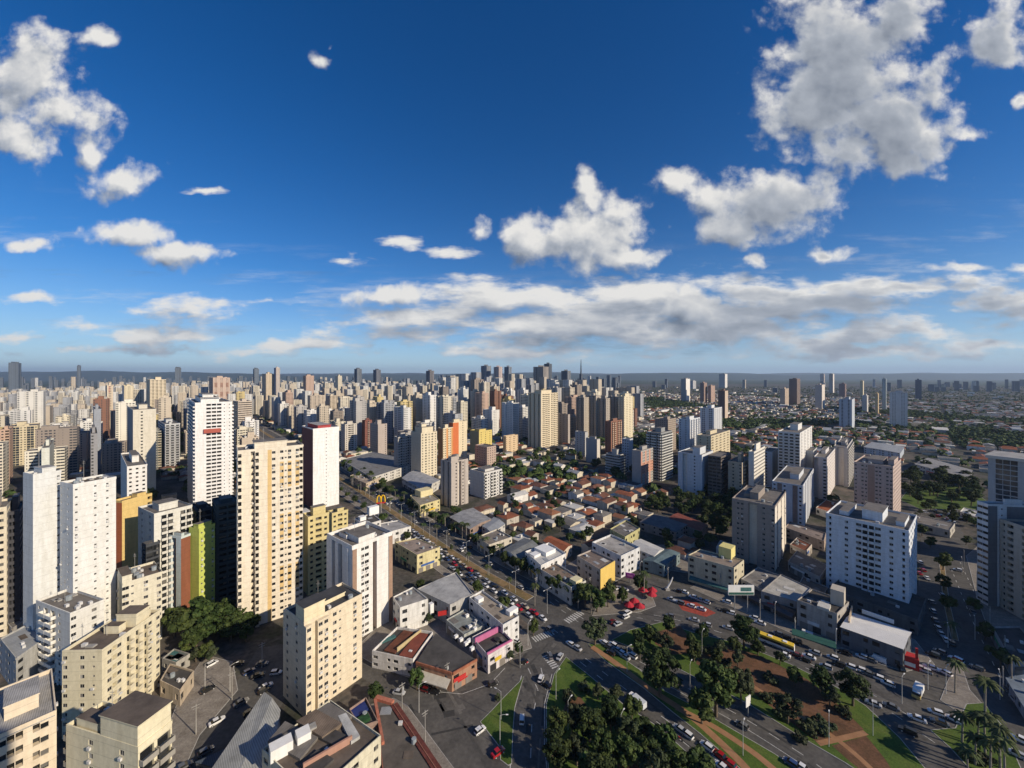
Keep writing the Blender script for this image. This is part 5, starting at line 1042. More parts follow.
# ------------------------------------------------------------------ vehicles and lamps
PAINTM = tinted('car_paint', .28, .6); TYRE = paint((.02,.02,.02), .9, .05, name='tyre_rubber'); RIMM = paint((.45,.45,.46), .35, .05, name='alloy_rim', spec=.6)
CARGLASS = glass_mat('car_glass', .012, .02); LAMPM = paint((.75,.75,.72), .15, .02, name='headlight_lens'); TAILM = paint((.35,.01,.01), .2, .02, name='taillight_lens')
def loft(mb, secs, mat):
    """sections of equal point count along x; first and last capped"""
    for a, b in zip(secs, secs[1:]):
        n = len(a)
        for i in range(n): mb.face([a[i], a[(i+1) % n], b[(i+1) % n], b[i]], mat)
    mb.face(secs[0], mat); mb.face(list(reversed(secs[-1])), mat)
CARS = {}
PROF = {   # length, width, body stations (x, z low, z high, half width factor), cabin (x0 base, x1 base, x0 roof, x1 roof, height)
    'hatchback': (3.9, 1.68, [(-1.95,.45,.70,.80),(-1.80,.25,.92,.94),(-1.1,.22,.96,1),(.7,.22,.93,1),(1.45,.24,.84,.95),(1.95,.42,.62,.78)], (-1.85,1.0,-1.45,.25,1.48)),
    'sedan': (4.4, 1.74, [(-2.2,.45,.72,.80),(-2.05,.25,.94,.93),(-1.2,.22,.97,1),(.8,.22,.93,1),(1.7,.24,.82,.95),(2.2,.42,.60,.78)], (-1.55,1.05,-.95,.3,1.45)),
    'suv': (4.3, 1.82, [(-2.15,.5,.8,.84),(-2.05,.3,1.06,.96),(-1.2,.28,1.08,1),(.8,.28,1.06,1),(1.6,.3,.98,.97),(2.15,.45,.72,.84)], (-2.05,1.05,-1.75,.4,1.70)),
    'pickup': (5.0, 1.85, [(-2.5,.5,1.0,.95),(-2.4,.35,1.05,.98),(-.5,.3,1.05,1),(1.1,.3,1.05,1),(2.0,.32,.98,.97),(2.5,.48,.72,.85)], (-.45,1.3,-.2,.75,1.75)),
    'van': (4.9, 1.95, [(-2.45,.4,1.1,.95),(-2.4,.3,1.2,.98),(0,.28,1.2,1),(1.5,.28,1.15,1),(2.2,.3,.95,.96),(2.45,.45,.7,.86)], (-2.4,2.0,-2.35,1.3,2.15))}
def car_parts(k):
    if k in CARS: return CARS[k]
    Ln, Wd, st, (b0, b1, r0, r1, zt) = PROF[k]; hw = Wd/2; mb = MB(); secs = []
    for (x, zl, zh, f) in st:
        w = hw*f; secs.append([(x,-w*.92,zl),(x,-w,(zl+zh)*.5),(x,-w*.93,zh),(x,w*.93,zh),(x,w,(zl+zh)*.5),(x,w*.92,zl)])
    loft(mb, secs, PAINTM); body = mb.mesh('body')
    mb = MB(); zb = st[2][2]-.03; w0, w1 = hw*.90, hw*.70
    B = [(b0,-w0,zb),(b1,-w0*.97,zb-.04),(b1,w0*.97,zb-.04),(b0,w0,zb)]; Tt = [(r0,-w1,zt),(r1,-w1,zt),(r1,w1,zt),(r0,w1,zt)]
    for i in range(4):
        j = (i+1) % 4; mb.face([B[i], B[j], Tt[j], Tt[i]], PAINTM if (k == 'van' and i in (0, 2)) else CARGLASS)
    mb.face(Tt, PAINTM); 
    e = .05; mb.prism([(r0-.05,-w1-e),(r1+.05,-w1-e),(r1+.05,w1+e),(r0-.05,w1+e)], zt+.002, zt+.05, PAINTM)
    cabin = mb.mesh('cabin')
    mb = MB(); n = 10; rr = .32
    for s, (rad, y0, y1, m) in enumerate(((rr,-.11,.11,TYRE),(rr*.62,-.125,.125,RIMM))):
        ring = [(rad*math.cos(2*math.pi*q/n), rad*math.sin(2*math.pi*q/n)) for q in range(n)]
        for q in range(n): a, b = ring[q], ring[(q+1) % n]; mb.face([(a[0],y0,a[1]),(b[0],y0,b[1]),(b[0],y1,b[1]),(a[0],y1,a[1])], m)
        mb.face([(a[0],y0,a[1]) for a in ring], m); mb.face([(a[0],y1,a[1]) for a in ring], m)
    wheel = mb.mesh('wheel')
    mb = MB(); mb.box((0,0), .12, .34, 0, .14, LAMPM); hl = mb.mesh('headlight'); mb = MB(); mb.box((0,0), .10, .26, 0, .2, TAILM); tl = mb.mesh('taillight')
    CARS[k] = (body, cabin, wheel, hl, tl, Ln, Wd, st); return CARS[k]
CARFAR = {}
def car_far(k):
    if k in CARFAR: return CARFAR[k]
    body, cabin = car_parts(k)[:2]; bm = bmesh.new(); bm.from_mesh(body); me = bpy.data.meshes.new(k); nb = len(bm.faces); bm.from_mesh(cabin)
    bm.faces.ensure_lookup_table(); cm = [m.name for m in cabin.materials]; names = ['car_paint', CARGLASS.name]
    for i, f in enumerate(bm.faces): f.material_index = 0 if i < nb else names.index(cm[f.material_index])
    bm.to_mesh(me); bm.free(); me.materials.append(PAINTM); me.materials.append(CARGLASS); CARFAR[k] = me; return me
CC = {'white': (.72,.72,.71), 'silver': (.42,.43,.44), 'grey': (.13,.135,.14), 'black': (.012,.012,.014), 'red': (.36,.015,.02), 'blue': (.03,.06,.16), 'beige': (.42,.36,.27), 'dark red': (.13,.01,.012), 'green': (.02,.09,.05)}
RC = random.Random(11)
def car(k, p, az, colname, near=True, where='', group='cars on the roads', z=.02, label=None):
    c = CC[colname]; px, py = PX(p.x, p.y, 1)
    if near:
        body, cabin, wheel, hl, tl, Ln, Wd, st = car_parts(k)
        o = thing(k, label or 'x', {'suv': 'car', 'hatchback': 'car', 'sedan': 'car'}.get(k, k), (p.x, p.y, z), R(90-az), group)
        link('body', body, o, color=c); link('cabin', cabin, o, color=c)
        for sx in (-1, 1):
            for sy in (-1, 1): link('wheel', wheel, o, (sx*Ln*.31, sy*(Wd/2-.08), .32))
        for sy in (-1, 1):
            link('headlight', hl, o, (Ln/2-.10, sy*Wd*.28, .56)); link('taillight', tl, o, (-Ln/2+.08, sy*Wd*.30, .62))
    else:
        o = link(k, car_far(k), None, (p.x, p.y, z), R(90-az), color=c); tag(o, label or 'x', {'suv': 'car', 'hatchback': 'car', 'sedan': 'car'}.get(k, k), group)
    if not label: AUTO.append((o, '%s %s%s' % (colname, k if k != 'suv' else 'off-roader', where), px, py))
    return o
def cars(lst, where, group, near=True):
    for (k, px, py, az, c) in lst: car({'h':'hatchback','s':'sedan','u':'suv','p':'pickup','v':'van'}[k], G(px, py+1), az, c, near, where, group)
cars((('h',480,731,48,'white'),('s',498,753,50,'red'),('s',399,693,100,'silver'),('h',424,690,-70,'dark red'),('s',434,692,100,'black'),('h',493,684,60,'black'),('h',522,720,5,'white'),('h',541,679,20,'white'),('s',546,685,-50,'black'),('s',560,657,30,'silver'),('h',550,656,-10,'grey'),('h',524,662,70,'black'),('s',386,663,30,'white'),('h',515,641,-60,'white'),('h',505,640,40,'silver')), ' near the junction', 'cars round the junction')
cars((('s',680,730,-37,'silver'),('h',687,735,-37,'white'),('h',707,747,-36,'white'),('s',720,756,-36,'red'),('h',729,764,-36,'red'),('s',722,768,-36,'white'),('h',742,726,-38,'grey'),('s',801,768,-38,'white'),('h',791,764,-38,'blue'),('h',570,644,-40,'white'),('s',577,648,-40,'silver')), ' on the divided road', 'cars on the divided road')
cars((('h',604,643,-40,'white'),('s',609,647,-40,'grey'),('h',613,645,-40,'white'),('s',617,650,-40,'silver'),('h',621,653,-40,'white'),('s',628,651,-40,'black'),('u',632,656,-40,'white'),('s',625,657,-40,'silver'),('h',611,653,-40,'black'),('s',618,624,60,'silver'),('h',626,617,60,'white'),('u',628,613,55,'white'),('h',613,622,60,'dark red'),('s',637,607,20,'white'),('h',643,606,20,'black'),('s',632,606,20,'black'),('s',618,588,60,'white'),('h',625,590,80,'white'),('s',606,588,60,'red')), ' by the parking island', 'cars by the parking island')
cars((('h',678,591,-50,'black'),('s',684,592,-50,'white'),('h',693,597,-50,'white'),('s',700,600,-50,'silver'),('h',706,602,-50,'white'),('h',691,606,-50,'white'),('s',701,609,-50,'white'),('h',670,616,-60,'grey'),('s',694,620,-60,'silver'),('h',707,625,-60,'silver'),('s',728,628,-60,'silver'),('h',731,613,-60,'white'),('s',725,611,-60,'black'),('h',754,618,-50,'white'),('s',760,623,-50,'white'),('h',727,602,-50,'white'),('p',672,600,-50,'silver'),('u',680,603,-50,'grey'),('h',778,634,-50,'grey'),('h',786,637,-50,'black'),('u',796,642,-50,'black'),('v',806,635,-45,'white'),('h',813,639,-45,'white')), ' along the shop front road', 'cars along the shop front road')
cars((('s',784,655,-48,'white'),('s',796,655,-48,'dark red'),('s',809,657,-48,'white'),('h',815,653,-48,'silver'),('h',833,658,-48,'white'),('h',826,667,-48,'silver'),('u',839,665,-48,'black'),('h',850,667,-47,'white'),('h',860,670,-47,'white'),('s',868,674,-47,'grey'),('h',878,678,-47,'white'),('h',888,684,-46,'white'),('s',873,704,-48,'silver'),('s',891,707,-46,'grey'),('u',908,732,-44,'black'),('s',917,719,-50,'white'),('h',936,713,-55,'white'),('s',940,723,-50,'grey'),('h',954,720,-30,'white'),('v',878,660,-40,'white'),('u',900,668,20,'black'),('s',919,668,-50,'silver'),('h',925,671,-50,'silver'),('s',931,668,-50,'white'),('h',945,673,-20,'white'),('u',956,660,-25,'white'),('h',977,668,-30,'grey'),('u',1021,741,-35,'white'),('h',1017,755,-35,'silver'),('s',845,653,-45,'black'),('h',857,650,-45,'silver'),('h',862,657,-45,'white'),('s',870,660,-45,'grey'),('h',805,660,-48,'black'),('s',777,646,-48,'silver'),('u',933,655,-40,'black'),('h',940,652,-30,'grey')), ' on the ring road', 'cars on the ring road')
cars((('s',217,722,41,'white'),('h',206,752,41,'grey'),('s',183,768,41,'grey'),('h',250,713,41,'black'),('s',241,703,41,'grey'),('h',264,691,41,'black'),('s',266,687,41,'white'),('h',276,673,80,'white'),('s',208,690,35,'black'),('h',238,664,60,'black'),('s',262,664,80,'grey'),('h',249,672,40,'blue'),('h',212,664,30,'white'),('s',258,676,60,'black')), ' in the dark street', 'cars in the dark street')
cars((('s',932,602,30,'grey'),('h',933,611,30,'silver'),('s',935,620,30,'grey'),('h',938,628,30,'silver'),('s',941,634,30,'silver'),('h',942,595,30,'silver'),('s',973,612,38,'grey'),('h',980,630,38,'silver'),('s',919,573,20,'red'),('h',923,570,20,'red'),('s',927,578,30,'white'),('h',958,570,-40,'white'),('h',920,562,20,'white'),('s',946,640,35,'white'),('u',951,643,30,'black'),('h',1004,650,30,'silver'),('s',1012,662,30,'silver'),('h',1008,690,30,'grey'),('s',1015,700,30,'silver'),('h',1018,680,30,'white')), ' in the cross street', 'cars in the shaded cross street')
for i in range(40):
    q = G(RC.uniform(902, 978), RC.uniform(511, 532)); car(RC.choice(('hatchback','sedan','suv')), q, RC.choice((-45, 45, 47)), RC.choice(('white','silver','grey','black','white','red','beige')), False, ' in the park lot', 'cars in the lot by the square park')
# queues on the avenue
avd = (AV[-1]-AV[1]).normalized(); avn = Vector((avd.y, -avd.x)); avl = (AV[-1]-AV[1]).length
def queue(off, t0, t1, gap, p_, near_from, where, heading):
    t = t0
    while t < t1:
        if RC.random() < p_:
            q = AV[1]+avd*t+avn*(off+RC.uniform(-.25,.25)); car(RC.choice(('hatchback','sedan','hatchback','suv','sedan','pickup')), q, heading+RC.uniform(-2,2), RC.choice(('white','white','silver','silver','black','grey','white','red','blue','beige')), t > near_from, where, 'cars along the avenue')
        t += gap*RC.uniform(.85, 1.4)
hd = math.degrees(math.atan2(avd.x, avd.y))
queue(4.6, 150, avl-6, 6.0, .95, avl-45, ' in the near queue', hd); queue(8.0, 120, avl-4, 6.2, .9, avl-45, ' in the near queue', hd); queue(11.6, 60, avl-20, 6.4, .6, avl-40, ' at the near kerb', hd)
queue(-4.8, 0, avl-30, 26, .7, avl-40, ' on the far lanes', hd+180); queue(-8.2, 10, avl-30, 30, .7, avl-40, ' on the far lanes', hd+180); queue(-11.6, 20, avl-60, 9, .5, avl-40, ' by the avenue shops', hd+180)
# truck, bus and motor home
def wheels_of(o, k, xs, y, r=1.5):
    w = car_parts('hatchback')[2]
    for x in xs:
        for s in (-1, 1): q = link('wheel', w, o, (x, s*y, .32*r)); q.scale = (r, 1.4, r)
p = G(637,705); o = thing('box_truck', 'white box truck driving along the divided road by the grove', 'truck', (p.x,p.y,.02), R(90+35))
mb = MB(); mb.box((-.9,0), 4.4, 2.1, .9, 2.75, paint((.58,.62,.66),.5,.08,name='van_panel'), 0, None, .985); mb.build('cargo_box', o); mb = MB(); mb.box((2.3,0), 1.7, 2.1, .5, 1.35, WHITEM); mb.box((2.2,0), 1.5, 2.05, 1.351, 2.3, CARGLASS, 0, WHITEM, .86); mb.build('cab', o)
mb = MB(); mb.box((-.2,0), 6.2, .9, .45, .899, TYRE); mb.build('chassis', o); wheels_of(o, 'v', (2.1,-2.0), .95, 1.3)
p = G(776,646); o = thing('city_bus', 'yellow-roofed white city bus on the ring road by the earth park', 'bus', (p.x,p.y,.02), R(90+48))
mb = MB(); mb.box((0,0), 12, 2.5, .45, 1.5, WHITEM); mb.build('body', o); mb = MB(); mb.box((0,0), 11.95, 2.46, 1.501, 2.5, CARGLASS); mb.build('window_band', o)
mb = MB(); mb.box((0,0), 12, 2.5, 2.501, 3.15, YELL, 0, YELL, .97); mb.build('roof', o); mb = MB(); mb.box((-6.05,0), .12, 2.3, .6, 3.0, WHITEM); mb.build('end_panel', o); wheels_of(o, 'v', (3.6,-3.4), 1.1, 1.5)
for i in (-3, 2): mb = MB(); mb.box((i,0), 1.4, 1.3, 3.16, 3.4, WHITEM); mb.build('roof_hatch', o)
p = G(918,695); o = thing('delivery_truck', 'white and yellow delivery truck turning beside the ring road', 'truck', (p.x,p.y,.02), R(90+125))
mb = MB(); mb.box((-.7,0), 5.0, 2.2, .8, 2.9, WHITEM, 0, None, .97); mb.build('cargo_box', o); mb = MB(); mb.box((2.6,0), 1.7, 2.1, .5, 1.4, paint((.55,.42,.16),.4,.05,name='cab_yellow')); mb.box((2.5,0), 1.4, 2.0, 1.401, 2.2, CARGLASS, 0, WHITEM, .85); mb.build('cab', o); wheels_of(o, 'v', (2.3,-2.0), .95, 1.3)
# motorcycles
def moto(px, py, az, lab):
    p = G(px, py); o = thing('motorcycle', lab, 'motorcycle', (p.x,p.y,.02), R(90-az)); w = car_parts('hatchback')[2]
    for x in (-.65,.65): q = link('wheel', w, o, (x,0,.3)); q.scale = (.95,.5,.95)
    mb = MB(); mb.box((.1,0), .9, .3, .5, .85, REDM, 0, None, .8); mb.build('tank', o); mb = MB(); mb.box((-.45,0), .7, .28, .75, .88, TYRE); mb.build('seat', o)
    mb = MB(); mb.tube([(.65,0,.3),(.45,0,1.05)], .05, .05, RIMM, 5); mb.tube([(.45,-.35,1.05),(.45,.35,1.05)], .03, .03, TYRE, 5); mb.build('handlebar', o)
moto(680,740,-36,'red motorcycle riding behind the silver sedan near the grove'); moto(527,664,60,'motorcycle beside the black hatchback at the junction lawn tip'); moto(630,700,-36,'motorcycle ahead of the white box truck in the shade')
# street lamps
def lamp_meshes(h, double=False):
    mb = MB(); mb.tube([(0,0,0),(0,0,h)], .09, .055, paint((.60,.60,.58),.5,.1,name='galvanised_steel'), 6); pole = mb.mesh('pole'); mb = MB()
    mb.tube([(0,0,h-.05),(.9,0,h+.25),(1.9,0,h+.3)], .045, .04, paint((.60,.60,.58),.5,.1,name='galvanised_steel'), 5)
    if double: mb.tube([(0,0,h-.05),(-.9,0,h+.25),(-1.9,0,h+.3)], .045, .04, paint((.60,.60,.58),.5,.1,name='galvanised_steel'), 5)
    arm = mb.mesh('arm'); mb = MB(); mb.box((2.1,0), .75, .28, h+.2, h+.32, WHITEM)
    if double: mb.box((-2.1,0), .75, .28, h+.2, h+.32, WHITEM)
    return pole, arm, mb.mesh('lantern')
LM1, LM2 = lamp_meshes(9), lamp_meshes(11, True)
def lamp(p, az, double=False, where=''):
    M_ = LM2 if double else LM1; o = thing('street_lamp', 'x', 'street lamp', (p.x,p.y,.1), R(90-az), 'street lamps')
    link('pole', M_[0], o); a_ = link('arm', M_[1], o); link('lantern', M_[2], a_); px, py = PX(p.x, p.y, 6); AUTO.append((o, '%s street lamp%s' % ('twin-armed' if double else 'single-armed', where), px, py))
for (px, py, az, wh) in ((419,713,60,' at the kerb of the market hall'),(501,720,-60,' on the triangular lawn'),(500,746,90,' on the triangular lawn'),(556,700,40,' at the grove edge'),(568,730,40,' inside the grove'),(621,745,40,' inside the grove'),(743,756,40,' on the trail median'),(829,747,40,' in the earth park'),(873,736,40,' in the earth park'),(627,672,60,' on the long median'),(946,694,60,' on the corner'),(928,690,60,' on the corner'),(902,704,60,' at the ring road'),(775,625,45,' before the shop row'),(836,655,45,' before the shop row'),(948,648,45,' beside the red kiosk'),(205,690,45,' at the dark street'),(230,692,45,' at the dark street'),(975,640,45,' in shade'),(1000,700,45,' in shade'),(640,580,45,' at the parking island'),(714,580,45,' at the parking island'),(528,646,30,' beside the shop with pink parapets'),(962,575,45,' at the far crossing'),(702,655,45,' in the earth park'),(690,690,40,' by the great trees')):
    lamp(G(px, py), az, False, wh)
for i in range(13):
    lamp(AV[1]+avd*(avl*(i+.4)/13), hd+90, True, ' on the median')

# utility poles with cross arms
mb = MB(); mb.tube([(0,0,0),(0,0,9.5)], .17, .12, CONCRETE, 6); UP = mb.mesh('pole'); mb = MB(); mb.box((0,0), 2.2, .14, 8.8, 8.95, CONCRETE); mb.box((0,0), 1.6, .14, 8.0, 8.12, CONCRETE); UA = mb.mesh('cross_arm')
mb = MB(); mb.box((.35,0), .5, .4, 7.0, 7.9, paint((.4,.42,.43),.6,.1,name='transformer_grey')); UT = mb.mesh('transformer')
UPTS = [(1005,660),(1003,694),(990,628),(977,590),(964,566),(795,640),(760,620),(720,592),(668,585),(590,596),(520,668),(447,690),(402,712),(425,742),(232,700),(196,735),(350,660),(300,650),(262,668),(536,596)]
for (px, py) in UPTS:
    p = G(px, py); o = thing('utility_pole', 'x', 'utility pole', (p.x,p.y,.1), R(45), 'utility poles'); link('pole', UP, o); link('cross_arm', UA, o)
    if px % 3 == 0: link('transformer', UT, o)
    AUTO.append((o, 'concrete utility pole', *PX(p.x, p.y, 5)))
# ------------------------------------------------------------------ the rest of the town
RG = random.Random(23)
AVSEG = [(AV[i], AV[i+1]) for i in range(len(AV)-1)]
def clear_of_avenue(p, r):
    for a, b in AVSEG:
        d = b-a; t = max(0, min(1, (p-a).dot(d)/d.length_squared))
        if (a+d*t-p).length < r+18: return False
    return True
GRID = {}
def occ_add(x, y, r):
    for i in range(int((x-r)//40), int((x+r)//40)+1):
        for j in range(int((y-r)//40), int((y+r)//40)+1): GRID.setdefault((i, j), []).append((x, y, r))
for o_ in OCC: occ_add(*o_)
def free(p, r):
    for i in range(int((p.x-r)//40), int((p.x+r)//40)+1):
        for j in range(int((p.y-r)//40), int((p.y+r)//40)+1):
            for (x, y, q) in GRID.get((i, j), ()):
                if (x-p.x)**2+(y-p.y)**2 < (r+q)**2: return False
    return True
FARF = facade_mat()
def far_tower_mesh(mb, c, u, v, a, b, h, notch, mat=FARF):
    """plan of a slab or an H, walls carrying a floor and bay pattern"""
    n1 = a*.18; d = 1.8 if notch else 0
    if notch: pl = [(-a/2,-b/2),(-n1,-b/2),(-n1,-b/2+d),(n1,-b/2+d),(n1,-b/2),(a/2,-b/2),(a/2,b/2),(n1,b/2),(n1,b/2-d),(-n1,b/2-d),(-n1,b/2),(-a/2,b/2)]
    else: pl = [(-a/2,-b/2),(a/2,-b/2),(a/2,b/2),(-a/2,b/2)]
    P = [c+u*x+v*y for x, y in pl]; n = len(P); nf = max(2, round(h/2.9))
    for i in range(n):
        p, q = P[i], P[(i+1) % n]; w = max(1, round((q-p).length/3.0))
        mb.face([(*p, 0), (*q, 0), (*q, h), (*p, h)], mat, [(0,.002),(w,.002),(w,nf),(0,nf)])
        mb.face([(*p, h), (*q, h), (*q, h+.9), (*p, h+.9)], mat, [(0,0)]*4)
    mb.face([(*p, h+.3) for p in P], ROOFGREY)
PALW = [((.77,.76,.73),'white'),((.76,.74,.69),'white'),((.74,.70,.60),'cream'),((.72,.66,.52),'cream'),((.68,.62,.50),'cream'),((.74,.73,.70),'white'),((.70,.69,.66),'white'),((.60,.52,.41),'beige'),((.52,.44,.35),'tan'),((.46,.44,.42),'grey'),((.40,.41,.43),'grey'),((.52,.37,.29),'pinkish'),((.62,.50,.24),'ochre'),((.30,.15,.10),'brick red'),((.32,.27,.23),'brown')]
def generic_tower(p, h, az, a, b, col, cname, hclass):
    u, v = dirv(az), dirv(az+90)
    o = thing('apartment_tower', 'x', 'apartment tower', (p.x, p.y, 0), 0, 'apartment towers of the crowded district'); mb = MB()
    far_tower_mesh(mb, Vector((0,0)), u, v, a, b, h, RG.random() < .65); mb.build('wall', o, color=col)
    mb = MB(); s = RG.uniform(.25,.45); q = u*a*RG.uniform(-.2,.2)+v*b*RG.uniform(-.15,.15); hh = RG.uniform(3,6.5)
    P = [q-u*a*s/2-v*b*s/2, q+u*a*s/2-v*b*s/2, q+u*a*s/2+v*b*s/2, q-u*a*s/2+v*b*s/2]; mb.prism(P, h+.301, h+hh, paint(col), ROOFGREY, None, False); mb.build('penthouse', o)
    if RG.random() < .7:
        q = u*a*RG.uniform(-.35,.35)+v*b*RG.uniform(-.3,.3); mb = MB(); mb.box(q, RG.uniform(3,6), RG.uniform(3,5), h+.301, h+RG.uniform(1.8,4), paint(RG.choice(((.6,.58,.54),col,(.4,.38,.36)))), math.atan2(u.y,u.x)); mb.build('water_tank', o)
    if RG.random() < .3:
        q = u*a*RG.uniform(-.2,.2); mb = MB(); mb.tube([(q.x,q.y,h+.3),(q.x,q.y,h+RG.uniform(8,14))], .22, .12, CONCRETE, 4); mb.build('antenna', o)
    px, py = PX(p.x, p.y, h*.7); AUTO.append((o, '%s %s apartment tower' % (hclass, cname), px, py)); return o
# candidates in the crowded western and central district
cand = []
for i in range(-70, 24):
    for j in range(0, 70):
        g = dirv(-42)*(j*45.0)+dirv(48)*(i*40.0)+Vector((-60, 300))
        p = g+Vector((RG.uniform(-9,9), RG.uniform(-9,9)))
        if p.y < 330 or p.y > 3000: continue
        px, py = PX(p.x, p.y, 0)
        if px < -70: continue
        lim = 640 if p.y > 620 else (420 if p.y > 420 else 330)
        if px > lim+RG.uniform(-12, 6): continue
        if 336 < px < 470 and p.y < 560: continue
        if p.y < 430 and px > 225: continue
        if 470 < px < 660 and p.y < 640: continue
        if not clear_of_avenue(p, 12): continue
        cand.append(p)
cand.sort(key=lambda p: p.length)
farm = MB(); nt_ = 0; SKY_COLS = [paint(c) for c in ((.66,.60,.48),(.70,.69,.66),(.56,.48,.38),(.40,.41,.43))]
FARBLD = []
for p in cand:
    a, b = RG.uniform(17, 30), RG.uniform(13, 19)
    if RG.random() < .12 or not free(p, 14): continue
    d = p.length; px = PX(p.x, p.y)[0]
    h = RG.choice((26,32,38,42,48,54,60,66,72))+RG.uniform(-3,3)
    if d > 900: h += RG.uniform(-4, 14)
    if 440 < px < 600 and d > 800: h += RG.uniform(8, 38)
    if px < 100 and d > 1000: h *= .6
    if d > 1500: h = min(h, 78) if px < 430 else min(h+10, 118)
    occ_add(p.x, p.y, 14)
    if nt_ < 185:
        col, cn = RG.choice(PALW); k = RG.uniform(.88, 1.06); generic_tower(p, h, -42+RG.choice((0,0,90,3,-4)), a, b, tuple(min(.8, c*k) for c in col), cn, 'low' if h < 36 else ('mid-height' if h < 56 else 'tall')); nt_ += 1
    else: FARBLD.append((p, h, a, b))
# farther skyline
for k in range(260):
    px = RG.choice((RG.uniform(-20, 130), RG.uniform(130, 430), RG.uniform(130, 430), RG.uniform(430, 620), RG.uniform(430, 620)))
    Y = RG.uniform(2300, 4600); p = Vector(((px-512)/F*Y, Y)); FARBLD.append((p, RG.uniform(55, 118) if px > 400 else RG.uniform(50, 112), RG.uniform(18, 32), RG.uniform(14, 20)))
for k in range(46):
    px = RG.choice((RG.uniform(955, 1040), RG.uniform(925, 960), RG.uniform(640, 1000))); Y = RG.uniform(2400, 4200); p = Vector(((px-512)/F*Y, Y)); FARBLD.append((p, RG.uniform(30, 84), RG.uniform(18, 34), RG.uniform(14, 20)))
FARCOL = ((.62,.56,.45),(.66,.65,.62),(.52,.45,.36),(.36,.37,.39),(.16,.19,.23))  # last entry: cloud shadow on the farthest towers put into wall colour
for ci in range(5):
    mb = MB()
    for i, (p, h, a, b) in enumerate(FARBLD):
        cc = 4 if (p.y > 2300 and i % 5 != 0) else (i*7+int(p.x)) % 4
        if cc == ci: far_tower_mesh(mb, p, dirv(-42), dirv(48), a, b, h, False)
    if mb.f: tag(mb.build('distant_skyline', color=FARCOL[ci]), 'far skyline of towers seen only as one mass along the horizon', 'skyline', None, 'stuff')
# landmarks on the skyline; dark bluish walls carry cloud shade in their colour
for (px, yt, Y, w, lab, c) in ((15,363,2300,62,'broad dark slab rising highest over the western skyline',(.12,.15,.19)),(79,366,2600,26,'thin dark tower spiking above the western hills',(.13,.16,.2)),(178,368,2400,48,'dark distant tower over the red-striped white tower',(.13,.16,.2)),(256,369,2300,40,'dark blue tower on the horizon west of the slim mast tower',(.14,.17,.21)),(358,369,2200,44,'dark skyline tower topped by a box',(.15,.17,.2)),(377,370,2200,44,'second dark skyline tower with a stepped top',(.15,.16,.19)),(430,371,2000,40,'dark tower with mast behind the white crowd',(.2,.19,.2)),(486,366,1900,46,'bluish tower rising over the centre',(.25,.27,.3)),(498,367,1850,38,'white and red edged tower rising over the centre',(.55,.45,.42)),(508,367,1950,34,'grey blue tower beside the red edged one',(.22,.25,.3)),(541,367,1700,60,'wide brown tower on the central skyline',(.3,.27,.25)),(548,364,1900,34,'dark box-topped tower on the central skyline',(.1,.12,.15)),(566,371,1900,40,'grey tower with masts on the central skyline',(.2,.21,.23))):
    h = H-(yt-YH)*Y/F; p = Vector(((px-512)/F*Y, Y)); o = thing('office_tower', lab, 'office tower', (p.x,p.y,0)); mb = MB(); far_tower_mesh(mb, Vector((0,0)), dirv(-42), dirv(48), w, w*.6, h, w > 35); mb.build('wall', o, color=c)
    mb = MB(); mb.box((0,0), w*.4, w*.3, h+.3, h+7, paint(c)); mb.build('penthouse', o)
Y = 1900; p = Vector(((581-512)/F*Y, Y)); o = thing('antenna_tower', 'needle-like antenna spire standing highest on the skyline', 'antenna', (p.x,p.y,0)); mb = MB(); mb.box((0,0), 14, 14, 0, 120, paint((.1,.12,.15)), .8, None, .8); mb.build('shaft', o); mb = MB(); mb.tube([(0,0,120),(0,0,191)], 4.0, 1.2, paint((.1,.12,.15)), 6); mb.build('spire', o)
for (px, py, hgt, lab) in ((665,402,38,'lone white mast among the suburban trees'),(454,459,45,'thin white mast behind the lemon yellow block')):
    p = G(px, py); o = thing('mast', lab, 'mast', (p.x,p.y,0)); mb = MB(); mb.tube([(0,0,0),(0,0,hgt)], .9, .5, WHITEM, 6); mb.build('pole', o); mb = MB(); mb.box((0,0), 3, 3, hgt-3, hgt, WHITEM); mb.build('top_platform', o)

